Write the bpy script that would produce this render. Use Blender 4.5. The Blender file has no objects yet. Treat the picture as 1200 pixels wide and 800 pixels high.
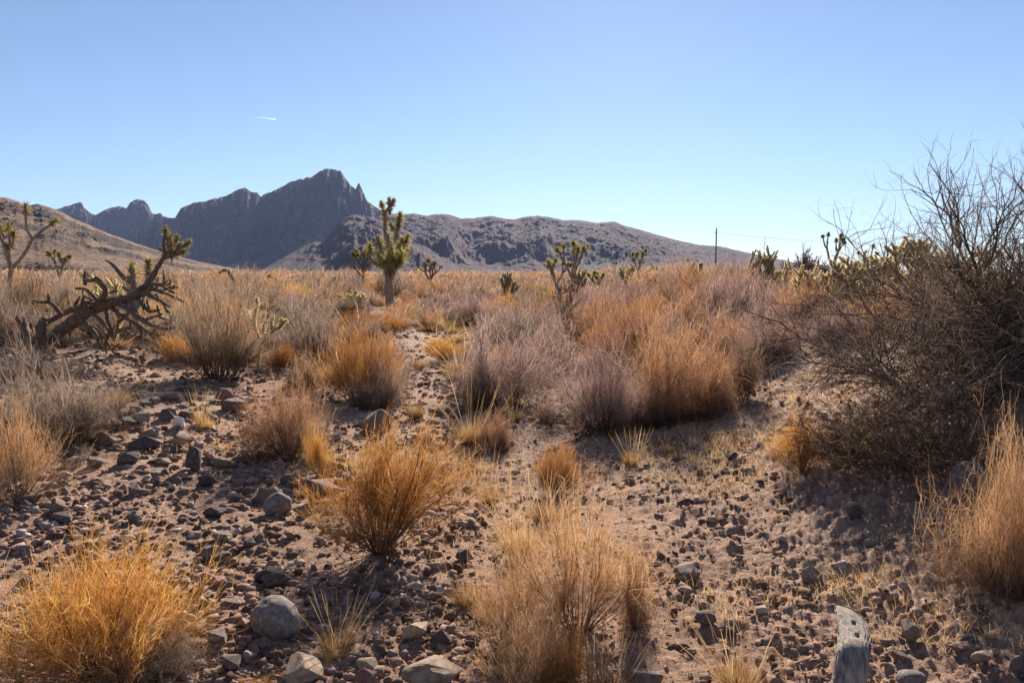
import bpy, bmesh, math, random
import numpy as np
from mathutils import Vector, Matrix, noise as mnoise

# ------------------------------------------------------------------ camera, world, sun, exposure
sc = bpy.context.scene
CZ = 1.60
FPX = 933.0                       # focal length in pixels of the 1200 x 800 photograph
HOR = 322.0
PITCH = math.atan((400.0 - HOR) / FPX)
cam_d = bpy.data.cameras.new('camera'); cam = bpy.data.objects.new('camera', cam_d)
sc.collection.objects.link(cam)
cam.location = (0, 0, CZ); cam.rotation_euler = (math.radians(90) - PITCH, 0, 0)
cam_d.sensor_width = 36.0; cam_d.lens = 28.0
cam_d.clip_start = 0.05; cam_d.clip_end = 60000
sc.camera = cam
SUN_EL = math.radians(24.5); SUN_AZ = math.radians(7.5)       # azimuth clockwise from +Y
world = bpy.data.worlds.new('World'); sc.world = world; world.use_nodes = True
wn = world.node_tree.nodes; wl = world.node_tree.links
bg = wn['Background']; sky = wn.new('ShaderNodeTexSky'); sky.sky_type = 'NISHITA'
sky.sun_disc = False; sky.sun_elevation = SUN_EL; sky.sun_rotation = SUN_AZ
sky.altitude = 900; sky.air_density = 1.0; sky.dust_density = 0.12; sky.ozone_density = 6.0
bg.inputs[1].default_value = 0.055
hs = wn.new('ShaderNodeHueSaturation'); hs.inputs['Saturation'].default_value = 0.86; hs.inputs['Hue'].default_value = 0.50
wl.new(sky.outputs[0], hs.inputs['Color']); wl.new(hs.outputs[0], bg.inputs[0])
sun_d = bpy.data.lights.new('sun', 'SUN'); sun = bpy.data.objects.new('sun', sun_d)
sc.collection.objects.link(sun)
sun_d.energy = 5.0; sun_d.angle = math.radians(0.53); sun_d.color = (1.0, 0.90, 0.79)
sv = Vector((math.sin(SUN_AZ) * math.cos(SUN_EL), math.cos(SUN_AZ) * math.cos(SUN_EL), math.sin(SUN_EL)))
sun.rotation_euler = sv.to_track_quat('Z', 'Y').to_euler()
sc.view_settings.view_transform = 'Standard'; sc.view_settings.look = 'None'
sc.view_settings.gamma = 1.0; sc.view_settings.use_curve_mapping = False
sc.view_settings.exposure = 1.14
sc.render.engine = 'CYCLES'
sc.cycles.volume_bounces = 0
sc.cycles.max_bounces = 6; sc.cycles.diffuse_bounces = 3; sc.cycles.transmission_bounces = 3
sc.cycles.use_denoising = True
sc.cycles.denoiser = 'OPENIMAGEDENOISE'

COL = sc.collection
rng = np.random.default_rng(11)

# ------------------------------------------------------------------ helpers
def _hash(ix, iy, seed):
    h = (ix.astype(np.int64) * 374761393 + iy.astype(np.int64) * 668265263 + seed * 974711) & 0x7fffffff
    h = (h ^ (h >> 13)) * 1274126177 & 0x7fffffff
    h = (h ^ (h >> 16)) * 1103515245 & 0x7fffffff
    return (h >> 7 & 0xffff) / 65535.0 * 2 * math.pi
def perlin(x, y, seed=0):
    x = np.asarray(x, float); y = np.asarray(y, float)
    ix = np.floor(x); iy = np.floor(y); fx = x - ix; fy = y - iy
    u = fx * fx * fx * (fx * (fx * 6 - 15) + 10); v = fy * fy * fy * (fy * (fy * 6 - 15) + 10)
    def g(ax, ay):
        a = _hash(ix + ax, iy + ay, seed); return np.cos(a) * (fx - ax) + np.sin(a) * (fy - ay)
    return ((g(0, 0) * (1 - u) + g(1, 0) * u) * (1 - v) + (g(0, 1) * (1 - u) + g(1, 1) * u) * v) * 1.45
def fbm(x, y, o=5, seed=0, gain=0.5, ridged=False):
    s = 0; a = 1.0; tot = 0
    for k in range(o):
        n = perlin(x * 2 ** k + 17.3 * k, y * 2 ** k - 9.1 * k, seed + k)
        if ridged: n = 1 - 2 * np.abs(n)
        s = s + a * n; tot += a; a *= gain
    return s / tot
def sstep(t):
    t = np.clip(t, 0, 1); return t * t * (3 - 2 * t)

def h_base(x, y):
    x = np.asarray(x, float); y = np.asarray(y, float)
    yy = np.clip(y, 0, 40)
    right = 1.02 * sstep((x - (0.55 + 0.05 * yy)) / (3.6 + .06 * yy)) * (0.35 + 0.65 * sstep((y + 1) / 8.0))
    left = 0.50 * sstep((-x - (1.0 + 0.03 * yy)) / 4.0) * sstep((y - 2.5) / 6.0)
    far = 1.15 * sstep((y - 8) / 85.0)
    fade = 1 - sstep((y - 35) / 60.0)
    rr = np.hypot(x, y)
    und = 0.16 * fbm(x / 6.0, y / 6.0, 3, 3) * sstep(rr / 6.0) * (1 - 0.7 * sstep((rr - 60) / 200)) + 0.35 * fbm(x / 90.0, y / 90.0, 2, 8) * sstep((rr - 60) / 200)
    return (right + left) * fade + far + und
def rayd(px, py):
    a = (px - 600) / FPX; b = (400 - py) / FPX
    return np.array([a, math.cos(PITCH) + b * math.sin(PITCH), -math.sin(PITCH) + b * math.cos(PITCH)])
_T = np.geomspace(1.2, 400, 5000)
def ground_at(px, py):                       # where the sight line meets the ground
    d = rayd(px, py); P = np.outer(_T, d); z = P[:, 2] + CZ
    hit = np.nonzero(z < h_base(P[:, 0], P[:, 1]))[0]
    i = hit[0] if len(hit) else len(_T) - 1
    return float(P[i, 0]), float(P[i, 1])
def at(px, py, Y):                           # a point at distance Y along the ground direction
    d = rayd(px, py); s = Y / d[1]
    return np.array([d[0] * s, Y, CZ + d[2] * s])
def hz(x, y): return float(h_base(x, y))

def link(o, parent=None):
    COL.objects.link(o)
    if parent is not None: o.parent = parent
    return o
def tag(o, label=None, cat=None, group=None, kind=None):
    if label: o['label'] = label
    if cat: o['category'] = cat
    if group: o['group'] = group
    if kind: o['kind'] = kind
    return o
def empty(name, loc, label, cat, group=None, rz=0.0):
    o = bpy.data.objects.new(name, None); o.empty_display_size = 0.1
    o.location = loc; o.rotation_euler = (0, 0, rz); link(o)
    return tag(o, label, cat, group)
def mesh_np(name, V, faces, mats, midx=None, smooth=False, tint=None):
    """faces: list of int arrays (n,3) or (n,4)"""
    me = bpy.data.meshes.new(name)
    V = np.ascontiguousarray(V, dtype=np.float32)
    faces = [np.asarray(f, dtype=np.int32) for f in faces if len(f)]
    loops = np.concatenate([f.ravel() for f in faces])
    tot = np.concatenate([np.full(len(f), f.shape[1], dtype=np.int32) for f in faces])
    st = np.zeros(len(tot), dtype=np.int32); st[1:] = np.cumsum(tot)[:-1]
    me.vertices.add(len(V)); me.vertices.foreach_set('co', V.ravel())
    me.loops.add(len(loops)); me.loops.foreach_set('vertex_index', loops)
    me.polygons.add(len(tot)); me.polygons.foreach_set('loop_start', st)
    if midx is not None: me.polygons.foreach_set('material_index', np.asarray(midx, dtype=np.int32))
    if smooth: me.polygons.foreach_set('use_smooth', np.ones(len(tot), dtype=bool))
    for m in mats: me.materials.append(m)
    me.update(calc_edges=True)
    if tint is not None:
        a = me.attributes.new('tint', 'FLOAT', 'POINT'); a.data.foreach_set('value', np.asarray(tint, dtype=np.float32))
    return me
def mobj(name, me, parent=None, loc=(0, 0, 0)):
    o = bpy.data.objects.new(name, me); o.location = loc
    return link(o, parent)

class Acc:                                    # collects geometry of ONE mesh
    def __init__(s): s.V = []; s.F = []; s.M = []; s.T = []; s.n = 0
    def add(s, V, F, mi=0, tint=0.0):
        s.V.append(V); s.F.append((np.asarray(F) + s.n)); s.M.append(np.full(len(F), mi))
        s.T.append(np.broadcast_to(np.asarray(tint, float), (len(V),))); s.n += len(V)
    def mesh(s, name, mats, smooth=False):
        q = [i for i, f in enumerate(s.F) if f.shape[1] == 4]; t = [i for i, f in enumerate(s.F) if f.shape[1] == 3]
        F = []; M = []
        for idx in (q, t):
            if idx: F.append(np.concatenate([s.F[i] for i in idx])); M.append(np.concatenate([s.M[i] for i in idx]))
        return mesh_np(name, np.concatenate(s.V), F, mats, np.concatenate(M), smooth, np.concatenate(s.T))

def nrm(a): return a / (np.linalg.norm(a, axis=-1, keepdims=True) + 1e-9)
def strips(P, R, sides, rg):
    """P (N,K,3) polylines, R (N,K) half widths -> ribbons (2) or prisms (3+)"""
    N, K, _ = P.shape
    T = np.empty_like(P); T[:, 1:-1] = P[:, 2:] - P[:, :-2]; T[:, 0] = P[:, 1] - P[:, 0]; T[:, -1] = P[:, -1] - P[:, -2]
    T = nrm(T); ref = nrm(rg.normal(size=(N, 1, 3))); A = nrm(np.cross(T, ref)); B = np.cross(T, A)
    if sides == 2:
        V = np.stack([P + A * R[..., None], P - A * R[..., None]], 2)
    else:
        an = np.arange(sides) / sides * 2 * math.pi
        V = P[:, :, None] + (A[:, :, None] * np.cos(an)[:, None] + B[:, :, None] * np.sin(an)[:, None]) * R[..., None, None]
    S = V.shape[2]; V = V.reshape(-1, 3)
    base = (np.arange(N)[:, None] * K + np.arange(K - 1)[None]) * S
    base = base.reshape(-1)
    if sides == 2: F = np.stack([base, base + 1, base + S + 1, base + S], 1)
    else:
        k = np.arange(S); k2 = (k + 1) % S
        F = np.stack([base[:, None] + k, base[:, None] + k2, base[:, None] + S + k2, base[:, None] + S + k], 2).reshape(-1, 4)
    return V, F

def grow(rg, spec, base_r=0.03):
    """spec: list of dicts n,len,K,ang|spread,up,wob,tmin. returns list of (P, t0)"""
    out = []; s = spec[0]; n = s['n']
    az = rg.random(n) * 2 * math.pi; pol = np.radians(s['ang'][0] + (s['ang'][1] - s['ang'][0]) * rg.random(n) ** s.get('pw', 0.6))
    d = np.stack([np.cos(az) * np.sin(pol), np.sin(az) * np.sin(pol), np.cos(pol)], 1)
    br = base_r * np.sqrt(rg.random(n)); p = np.stack([np.cos(az) * br, np.sin(az) * br, np.zeros(n)], 1)
    for li, s in enumerate(spec):
        if li:
            PP = out[-1]; m = s['n']; N = len(PP); K = PP.shape[1]
            t = s.get('tmin', 0.2) + (1 - s.get('tmin', 0.2)) * rg.random(N * m)
            par = np.repeat(np.arange(N), m); f = t * (K - 1); i = np.minimum(f.astype(int), K - 2); f = (f - i)[:, None]
            a = PP[par, i]; b = PP[par, i + 1]; p = a * (1 - f) + b * f
            d = nrm(nrm(b - a) * s.get('along', 1.0) + rg.normal(size=(N * m, 3)) * s['spread'] + np.array([0, 0, s.get('up0', 0.0)]))
        N = len(p); K = s['K']; L = s['len'] * (0.6 + 0.8 * rg.random(N)) if not s.get('exact') else s['len'] * (0.85 + 0.3 * rg.random(N))
        P = np.empty((N, K, 3)); P[:, 0] = p; st = (L / (K - 1))[:, None]
        for k in range(1, K):
            d = nrm(d + rg.normal(size=(N, 3)) * s.get('wob', 0.15) + np.array([0, 0, s.get('up', 0.0)]))
            P[:, k] = P[:, k - 1] + d * st
        out.append(P)
    return out

# ------------------------------------------------------------------ materials
def nt(name):
    m = bpy.data.materials.new(name); m.use_nodes = True; n = m.node_tree.nodes; n.clear()
    o = n.new('ShaderNodeOutputMaterial'); return m, n, m.node_tree.links, o
def ramp(n, stops, interp='LINEAR'):
    r = n.new('ShaderNodeValToRGB'); r.color_ramp.interpolation = interp; e = r.color_ramp.elements
    while len(e) < len(stops): e.new(0.5)
    for k, (p, c) in enumerate(stops): e[k].position = p; e[k].color = (*c, 1)
    return r
def plant_mat(name, stops, trans=0.35, tint=None, rough=0.7):
    """colour of each twig picked at random from stops; tint attribute mixes toward the woody colour at 0"""
    m, n, l, o = nt(name)
    g = n.new('ShaderNodeNewGeometry'); r = ramp(n, stops); l.new(g.outputs['Random Per Island'], r.inputs[0])
    oi = n.new('ShaderNodeObjectInfo'); hv = n.new('ShaderNodeHueSaturation')
    mr = n.new('ShaderNodeMapRange'); mr.inputs[3].default_value = 0.78; mr.inputs[4].default_value = 1.2
    l.new(oi.outputs['Random'], mr.inputs[0]); l.new(mr.outputs[0], hv.inputs['Value'])
    mh = n.new('ShaderNodeMapRange'); mh.inputs[3].default_value = 0.494; mh.inputs[4].default_value = 0.506
    l.new(oi.outputs['Random'], mh.inputs[0]); l.new(mh.outputs[0], hv.inputs['Hue'])
    src = r.outputs[0]
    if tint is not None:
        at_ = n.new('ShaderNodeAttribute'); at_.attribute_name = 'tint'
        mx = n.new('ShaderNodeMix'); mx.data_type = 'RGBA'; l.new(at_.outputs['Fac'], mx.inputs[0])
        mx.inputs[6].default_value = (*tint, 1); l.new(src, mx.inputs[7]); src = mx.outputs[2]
    l.new(src, hv.inputs['Color'])
    d = n.new('ShaderNodeBsdfDiffuse'); t = n.new('ShaderNodeBsdfTranslucent'); ms = n.new('ShaderNodeMixShader')
    l.new(hv.outputs[0], d.inputs[0]); l.new(hv.outputs[0], t.inputs[0]); ms.inputs[0].default_value = trans
    l.new(d.outputs[0], ms.inputs[1]); l.new(t.outputs[0], ms.inputs[2]); l.new(ms.outputs[0], o.inputs[0])
    return m
def rock_mat(name, c1, c2, c3, scale=6.0, bump=0.5, rough=0.85):
    m, n, l, o = nt(name)
    tc = n.new('ShaderNodeTexCoord'); oi = n.new('ShaderNodeObjectInfo')
    ad = n.new('ShaderNodeVectorMath'); ad.operation = 'ADD'; l.new(tc.outputs['Object'], ad.inputs[0])
    cm = n.new('ShaderNodeCombineXYZ'); mu = n.new('ShaderNodeMath'); mu.operation = 'MULTIPLY'; mu.inputs[1].default_value = 40
    l.new(oi.outputs['Random'], mu.inputs[0]); l.new(mu.outputs[0], cm.inputs[0]); l.new(cm.outputs[0], ad.inputs[1])
    a = n.new('ShaderNodeTexNoise'); a.inputs['Scale'].default_value = scale; a.inputs['Detail'].default_value = 8; a.inputs['Roughness'].default_value = 0.65
    l.new(ad.outputs[0], a.inputs[0])
    r = ramp(n, [(0.32, c1), (0.52, c2), (0.7, c3)]); l.new(a.outputs[0], r.inputs[0])
    hv = n.new('ShaderNodeHueSaturation'); mr = n.new('ShaderNodeMapRange'); mr.inputs[3].default_value = 0.65; mr.inputs[4].default_value = 1.25
    l.new(oi.outputs['Random'], mr.inputs[0]); l.new(mr.outputs[0], hv.inputs['Value']); l.new(r.outputs[0], hv.inputs['Color'])
    b = n.new('ShaderNodeBsdfPrincipled'); b.inputs['Roughness'].default_value = rough; b.inputs['Specular IOR Level'].default_value = 0.35
    l.new(hv.outputs[0], b.inputs['Base Color'])
    f = n.new('ShaderNodeTexNoise'); f.inputs['Scale'].default_value = scale * 6; f.inputs['Detail'].default_value = 8; f.inputs['Roughness'].default_value = 0.7
    l.new(ad.outputs[0], f.inputs[0])
    bp = n.new('ShaderNodeBump'); bp.inputs['Strength'].default_value = bump; bp.inputs['Distance'].default_value = 0.02
    l.new(f.outputs[0], bp.inputs['Height']); l.new(bp.outputs[0], b.inputs['Normal']); l.new(b.outputs[0], o.inputs[0])
    return m
def bark_mat(name, c1, c2, scale=30, bump=0.8):
    m, n, l, o = nt(name)
    tc = n.new('ShaderNodeTexCoord'); mp = n.new('ShaderNodeMapping'); mp.inputs['Scale'].default_value = (1, 1, 0.35)
    l.new(tc.outputs['Object'], mp.inputs[0])
    a = n.new('ShaderNodeTexNoise'); a.inputs['Scale'].default_value = scale; a.inputs['Detail'].default_value = 7; a.inputs['Roughness'].default_value = 0.7
    l.new(mp.outputs[0], a.inputs[0]); r = ramp(n, [(0.35, c1), (0.68, c2)]); l.new(a.outputs[0], r.inputs[0])
    b = n.new('ShaderNodeBsdfPrincipled'); b.inputs['Roughness'].default_value = 0.9; b.inputs['Specular IOR Level'].default_value = 0.2
    l.new(r.outputs[0], b.inputs['Base Color']); bp = n.new('ShaderNodeBump'); bp.inputs['Strength'].default_value = bump; bp.inputs['Distance'].default_value = 0.02
    l.new(a.outputs[0], bp.inputs['Height']); l.new(bp.outputs[0], b.inputs['Normal']); l.new(b.outputs[0], o.inputs[0])
    return m

M = {}
M['amber'] = plant_mat('amber_twigs', [(0, (0.31, 0.125, 0.032)), (0.35, (0.49, 0.22, 0.055)), (0.75, (0.62, 0.32, 0.09)), (1, (0.70, 0.46, 0.19))], 0.45, (0.13, 0.08, 0.055))
M['tan'] = plant_mat('tan_twigs', [(0, (0.31, 0.16, 0.08)), (0.35, (0.46, 0.25, 0.12)), (0.75, (0.58, 0.345, 0.175)), (1, (0.67, 0.48, 0.30))], 0.45, (0.17, 0.10, 0.07))
M['rust'] = plant_mat('rust_twigs', [(0, (0.29, 0.14, 0.08)), (0.4, (0.46, 0.24, 0.125)), (0.8, (0.57, 0.33, 0.18)), (1, (0.64, 0.44, 0.28))], 0.40, (0.12, 0.07, 0.055))
M['mauve'] = plant_mat('mauve_twigs', [(0, (0.24, 0.14, 0.115)), (0.5, (0.40, 0.265, 0.22)), (0.85, (0.53, 0.375, 0.31)), (1, (0.64, 0.50, 0.42))], 0.40, (0.10, 0.065, 0.055))
M['grey'] = plant_mat('grey_twigs', [(0, (0.19, 0.125, 0.095)), (0.5, (0.32, 0.235, 0.175)), (0.85, (0.45, 0.35, 0.26)), (1, (0.62, 0.52, 0.41))], 0.40, (0.10, 0.07, 0.055))
M['brown'] = plant_mat('brown_twigs', [(0, (0.20, 0.12, 0.08)), (0.5, (0.36, 0.24, 0.155)), (0.85, (0.50, 0.36, 0.24)), (1, (0.62, 0.48, 0.33))], 0.40, (0.09, 0.055, 0.04))
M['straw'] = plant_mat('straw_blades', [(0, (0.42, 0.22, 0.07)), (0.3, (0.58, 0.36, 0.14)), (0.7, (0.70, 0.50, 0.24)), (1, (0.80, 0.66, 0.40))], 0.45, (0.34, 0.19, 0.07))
M['olive'] = plant_mat('olive_twigs', [(0, (0.13, 0.10, 0.03)), (0.5, (0.24, 0.20, 0.07)), (1, (0.42, 0.36, 0.16))], 0.35, (0.09, 0.06, 0.04))
M['wood'] = plant_mat('woody_stems', [(0, (0.075, 0.045, 0.03)), (0.6, (0.15, 0.10, 0.075)), (1, (0.25, 0.18, 0.14))], 0.0)
M['dwood'] = plant_mat('dark_stems', [(0, (0.07, 0.052, 0.048)), (0.6, (0.17, 0.135, 0.12)), (1, (0.36, 0.31, 0.28))], 0.0)
M['leaf'] = plant_mat('joshua_leaves', [(0, (0.16, 0.14, 0.045)), (0.45, (0.30, 0.26, 0.08)), (0.8, (0.48, 0.38, 0.15)), (1, (0.56, 0.44, 0.24))], 0.45)
M['deadleaf'] = plant_mat('dead_leaves', [(0, (0.14, 0.095, 0.06)), (0.6, (0.27, 0.20, 0.13)), (1, (0.42, 0.33, 0.23))], 0.2)
M['spine'] = plant_mat('cholla_spines', [(0, (0.62, 0.50, 0.24)), (0.6, (0.80, 0.70, 0.42)), (1, (0.86, 0.80, 0.60))], 0.6)
M['cholla'] = bark_mat('cholla_skin', (0.24, 0.19, 0.08), (0.44, 0.36, 0.17), 60, 0.6)
M['bark'] = bark_mat('joshua_bark', (0.19, 0.14, 0.10), (0.44, 0.34, 0.245), 26)
M['deadbark'] = bark_mat('dead_bark', (0.07, 0.048, 0.035), (0.29, 0.20, 0.135), 34, 1.0)
M['bleached'] = bark_mat('bleached_wood', (0.20, 0.155, 0.12), (0.60, 0.52, 0.43), 46, 1.0)
M['bleached'].node_tree.nodes['Mapping'].inputs['Scale'].default_value = (2.2, .5, .3)
M['rock'] = rock_mat('brown_rock', (0.11, 0.075, 0.058), (0.22, 0.155, 0.12), (0.36, 0.275, 0.215), 7)
M['greyrock'] = rock_mat('grey_rock', (0.15, 0.12, 0.10), (0.27, 0.22, 0.185), (0.46, 0.39, 0.335), 9)
M['tanrock'] = rock_mat('tan_rock', (0.20, 0.125, 0.08), (0.36, 0.245, 0.16), (0.50, 0.37, 0.26), 6)
M['redrock'] = rock_mat('red_rock', (0.20, 0.10, 0.075), (0.30, 0.16, 0.125), (0.42, 0.26, 0.20), 8)
M['darkrock'] = rock_mat('dark_rock', (0.06, 0.045, 0.04), (0.12, 0.09, 0.075), (0.21, 0.165, 0.135), 8)
M['whiterock'] = rock_mat('white_rock', (0.55, 0.52, 0.48), (0.72, 0.69, 0.65), (0.82, 0.80, 0.77), 8, 0.3)

# ground
m, n, l, o = nt('desert_soil'); M['soil'] = m
tc = n.new('ShaderNodeTexCoord')
def noi(sc_, det=6, ro=0.6, src=None):
    a = n.new('ShaderNodeTexNoise'); a.inputs['Scale'].default_value = sc_; a.inputs['Detail'].default_value = det; a.inputs['Roughness'].default_value = ro
    l.new((src or tc).outputs['Object'] if src is None else src, a.inputs[0]); return a
n1 = noi(0.9, 6); n2 = noi(14, 8, 0.7); n3 = noi(90, 5, 0.7)
r1 = ramp(n, [(0.3, (0.28, 0.172, 0.118)), (0.5, (0.38, 0.243, 0.172)), (0.72, (0.465, 0.315, 0.23))]); l.new(n1.outputs[0], r1.inputs[0])
r2 = ramp(n, [(0.3, (0.55, 0.5, 0.47)), (0.5, (0.95, 0.93, 0.9)), (0.75, (1.3, 1.27, 1.22))]); l.new(n2.outputs[0], r2.inputs[0])
mx = n.new('ShaderNodeMix'); mx.data_type = 'RGBA'; mx.blend_type = 'MULTIPLY'; mx.inputs[0].default_value = 1; l.new(r1.outputs[0], mx.inputs[6]); l.new(r2.outputs[0], mx.inputs[7])
vo = n.new('ShaderNodeTexVoronoi'); vo.inputs['Scale'].default_value = 70; l.new(tc.outputs['Object'], vo.inputs[0])
r3 = ramp(n, [(0, (0.75, 0.72, 0.7)), (0.5, (1, 1, 1)), (1, (1.3, 1.28, 1.26))]); l.new(vo.outputs['Color'], r3.inputs[0])
mx2 = n.new('ShaderNodeMix'); mx2.data_type = 'RGBA'; mx2.blend_type = 'MULTIPLY'; mx2.inputs[0].default_value = 0.8; l.new(mx.outputs[2], mx2.inputs[6]); l.new(r3.outputs[0], mx2.inputs[7])
b = n.new('ShaderNodeBsdfPrincipled'); b.inputs['Roughness'].default_value = 0.95; b.inputs['Specular IOR Level'].default_value = 0.15
l.new(mx2.outputs[2], b.inputs['Base Color'])
sm = n.new('ShaderNodeMath'); sm.operation = 'ADD'; l.new(n2.outputs[0], sm.inputs[0])
s2 = n.new('ShaderNodeMath'); s2.operation = 'MULTIPLY'; s2.inputs[1].default_value = 0.35; l.new(n3.outputs[0], s2.inputs[0]); l.new(s2.outputs[0], sm.inputs[1])
bp = n.new('ShaderNodeBump'); bp.inputs['Strength'].default_value = 0.9; bp.inputs['Distance'].default_value = 0.03
l.new(sm.outputs[0], bp.inputs['Height']); l.new(bp.outputs[0], b.inputs['Normal']); l.new(b.outputs[0], o.inputs[0])

def mountain_mat(name, soil1, soil2, rock1, rock2, veg, sc_):
    m, n, l, o = nt(name); tc = n.new('ShaderNodeTexCoord'); g = n.new('ShaderNodeNewGeometry')
    def noi(s, det=6, ro=0.6):
        a = n.new('ShaderNodeTexNoise'); a.inputs['Scale'].default_value = s; a.inputs['Detail'].default_value = det; a.inputs['Roughness'].default_value = ro
        l.new(tc.outputs['Object'], a.inputs[0]); return a
    a = noi(sc_, 8, 0.65); ra = ramp(n, [(0.35, soil1), (0.65, soil2)]); l.new(a.outputs[0], ra.inputs[0])
    c = noi(sc_ * 2.5, 8, 0.7); rc = ramp(n, [(0.35, rock1), (0.65, rock2)]); l.new(c.outputs[0], rc.inputs[0])
    at_ = n.new('ShaderNodeAttribute'); at_.attribute_name = 'tint'
    d = noi(sc_ * 5, 8, 0.75)
    ad = n.new('ShaderNodeMath'); ad.operation = 'ADD'; l.new(at_.outputs['Fac'], ad.inputs[0])
    sb = n.new('ShaderNodeMath'); sb.operation = 'MULTIPLY_ADD'; sb.inputs[1].default_value = 1.6; sb.inputs[2].default_value = -0.8; l.new(d.outputs[0], sb.inputs[0]); l.new(sb.outputs[0], ad.inputs[1])
    rm = ramp(n, [(0.44, (0, 0, 0)), (0.60, (1, 1, 1))]); l.new(ad.outputs[0], rm.inputs[0])
    mx = n.new('ShaderNodeMix'); mx.data_type = 'RGBA'; l.new(rm.outputs[0], mx.inputs[0]); l.new(ra.outputs[0], mx.inputs[6]); l.new(rc.outputs[0], mx.inputs[7])
    v = n.new('ShaderNodeTexVoronoi'); v.inputs['Scale'].default_value = sc_ * 16; l.new(tc.outputs['Object'], v.inputs[0])
    rv = ramp(n, [(0.22, (1, 1, 1)), (0.38, (0, 0, 0))]); l.new(v.outputs['Distance'], rv.inputs[0])
    mk = n.new('ShaderNodeMath'); mk.operation = 'MULTIPLY'; l.new(rv.outputs[0], mk.inputs[0]); mk.inputs[1].default_value = 0.75
    mx3 = n.new('ShaderNodeMix'); mx3.data_type = 'RGBA'; l.new(mk.outputs[0], mx3.inputs[0]); l.new(mx.outputs[2], mx3.inputs[6]); mx3.inputs[7].default_value = (*veg, 1)
    b = n.new('ShaderNodeBsdfPrincipled'); b.inputs['Roughness'].default_value = 0.95; b.inputs['Specular IOR Level'].default_value = 0.1
    l.new(mx3.outputs[2], b.inputs['Base Color'])
    bp = n.new('ShaderNodeBump'); bp.inputs['Strength'].default_value = 0.8; bp.inputs['Distance'].default_value = 0.25 / sc_
    l.new(d.outputs[0], bp.inputs['Height']); l.new(bp.outputs[0], b.inputs['Normal']); l.new(b.outputs[0], o.inputs[0])
    return m
M['hill'] = mountain_mat('hill_slope', (0.24, 0.15, 0.10), (0.38, 0.25, 0.165), (0.05, 0.04, 0.035), (0.14, 0.105, 0.085), (0.06, 0.05, 0.035), 0.045)
M['massif'] = mountain_mat('massif_rock', (0.13, 0.09, 0.075), (0.26, 0.175, 0.135), (0.035, 0.028, 0.03), (0.10, 0.078, 0.075), (0.04, 0.034, 0.032), 0.010)
M['range'] = mountain_mat('range_rock', (0.10, 0.06, 0.058), (0.18, 0.11, 0.10), (0.03, 0.022, 0.025), (0.065, 0.046, 0.047), (0.05, 0.04, 0.035), 0.013)

# ------------------------------------------------------------------ ground sheet
def h_full(x, y):
    r = np.hypot(x, y); nf = 1 - sstep((r - 18) / 30)
    z = h_base(x, y)
    z = z + 0.045 * fbm(x / 0.9, y / 0.9, 4, 21) * nf
    clod = np.maximum(0, fbm(x / 0.16, y / 0.16, 4, 31, 0.6)) * 0.06
    bank = 0.45 + 1.0 * sstep((x - 0.2) / 1.6)
    z = z + clod * nf * bank + 0.02 * np.maximum(0, fbm(x / 0.07, y / 0.07, 3, 61, 0.6)) * nf * bank + 0.014 * fbm(x / 0.05, y / 0.05, 2, 41) * nf * bank
    z = z - 0.10 * sstep((0.5 - np.abs(x - 0.15 - 0.06 * y + 0.5 * np.sin(y * 0.35))) / 0.9) * sstep(y / 4) * (1 - sstep((y - 20) / 20))
    return z
def hf(x, y): return float(h_full(np.array([x]), np.array([y]))[0])
rr = np.concatenate([[0.0], np.geomspace(0.7, 45, 820), np.geomspace(46, 4600, 120)])
th = np.radians(np.concatenate([np.linspace(-180, -58, 60)[:-1], np.linspace(-58, 58, 1060), np.linspace(58, 180, 60)[1:-1]]))
RR, TH = np.meshgrid(rr, th, indexing='ij'); X = RR * np.sin(TH); Y = RR * np.cos(TH)
Z = h_full(X, Y); nr, na = X.shape
i = np.arange(nr - 1)[:, None] * na; j = np.arange(na)[None]; j2 = (j + 1) % na
Fq = np.stack([i + j, i + j2, i + na + j2, i + na + j], 2).reshape(-1, 4)[:, ::-1]
me = mesh_np('ground', np.stack([X, Y, Z], 2).reshape(-1, 3), [Fq], [M['soil']], smooth=True)
tag(mobj('ground', me), kind='structure')

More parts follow.
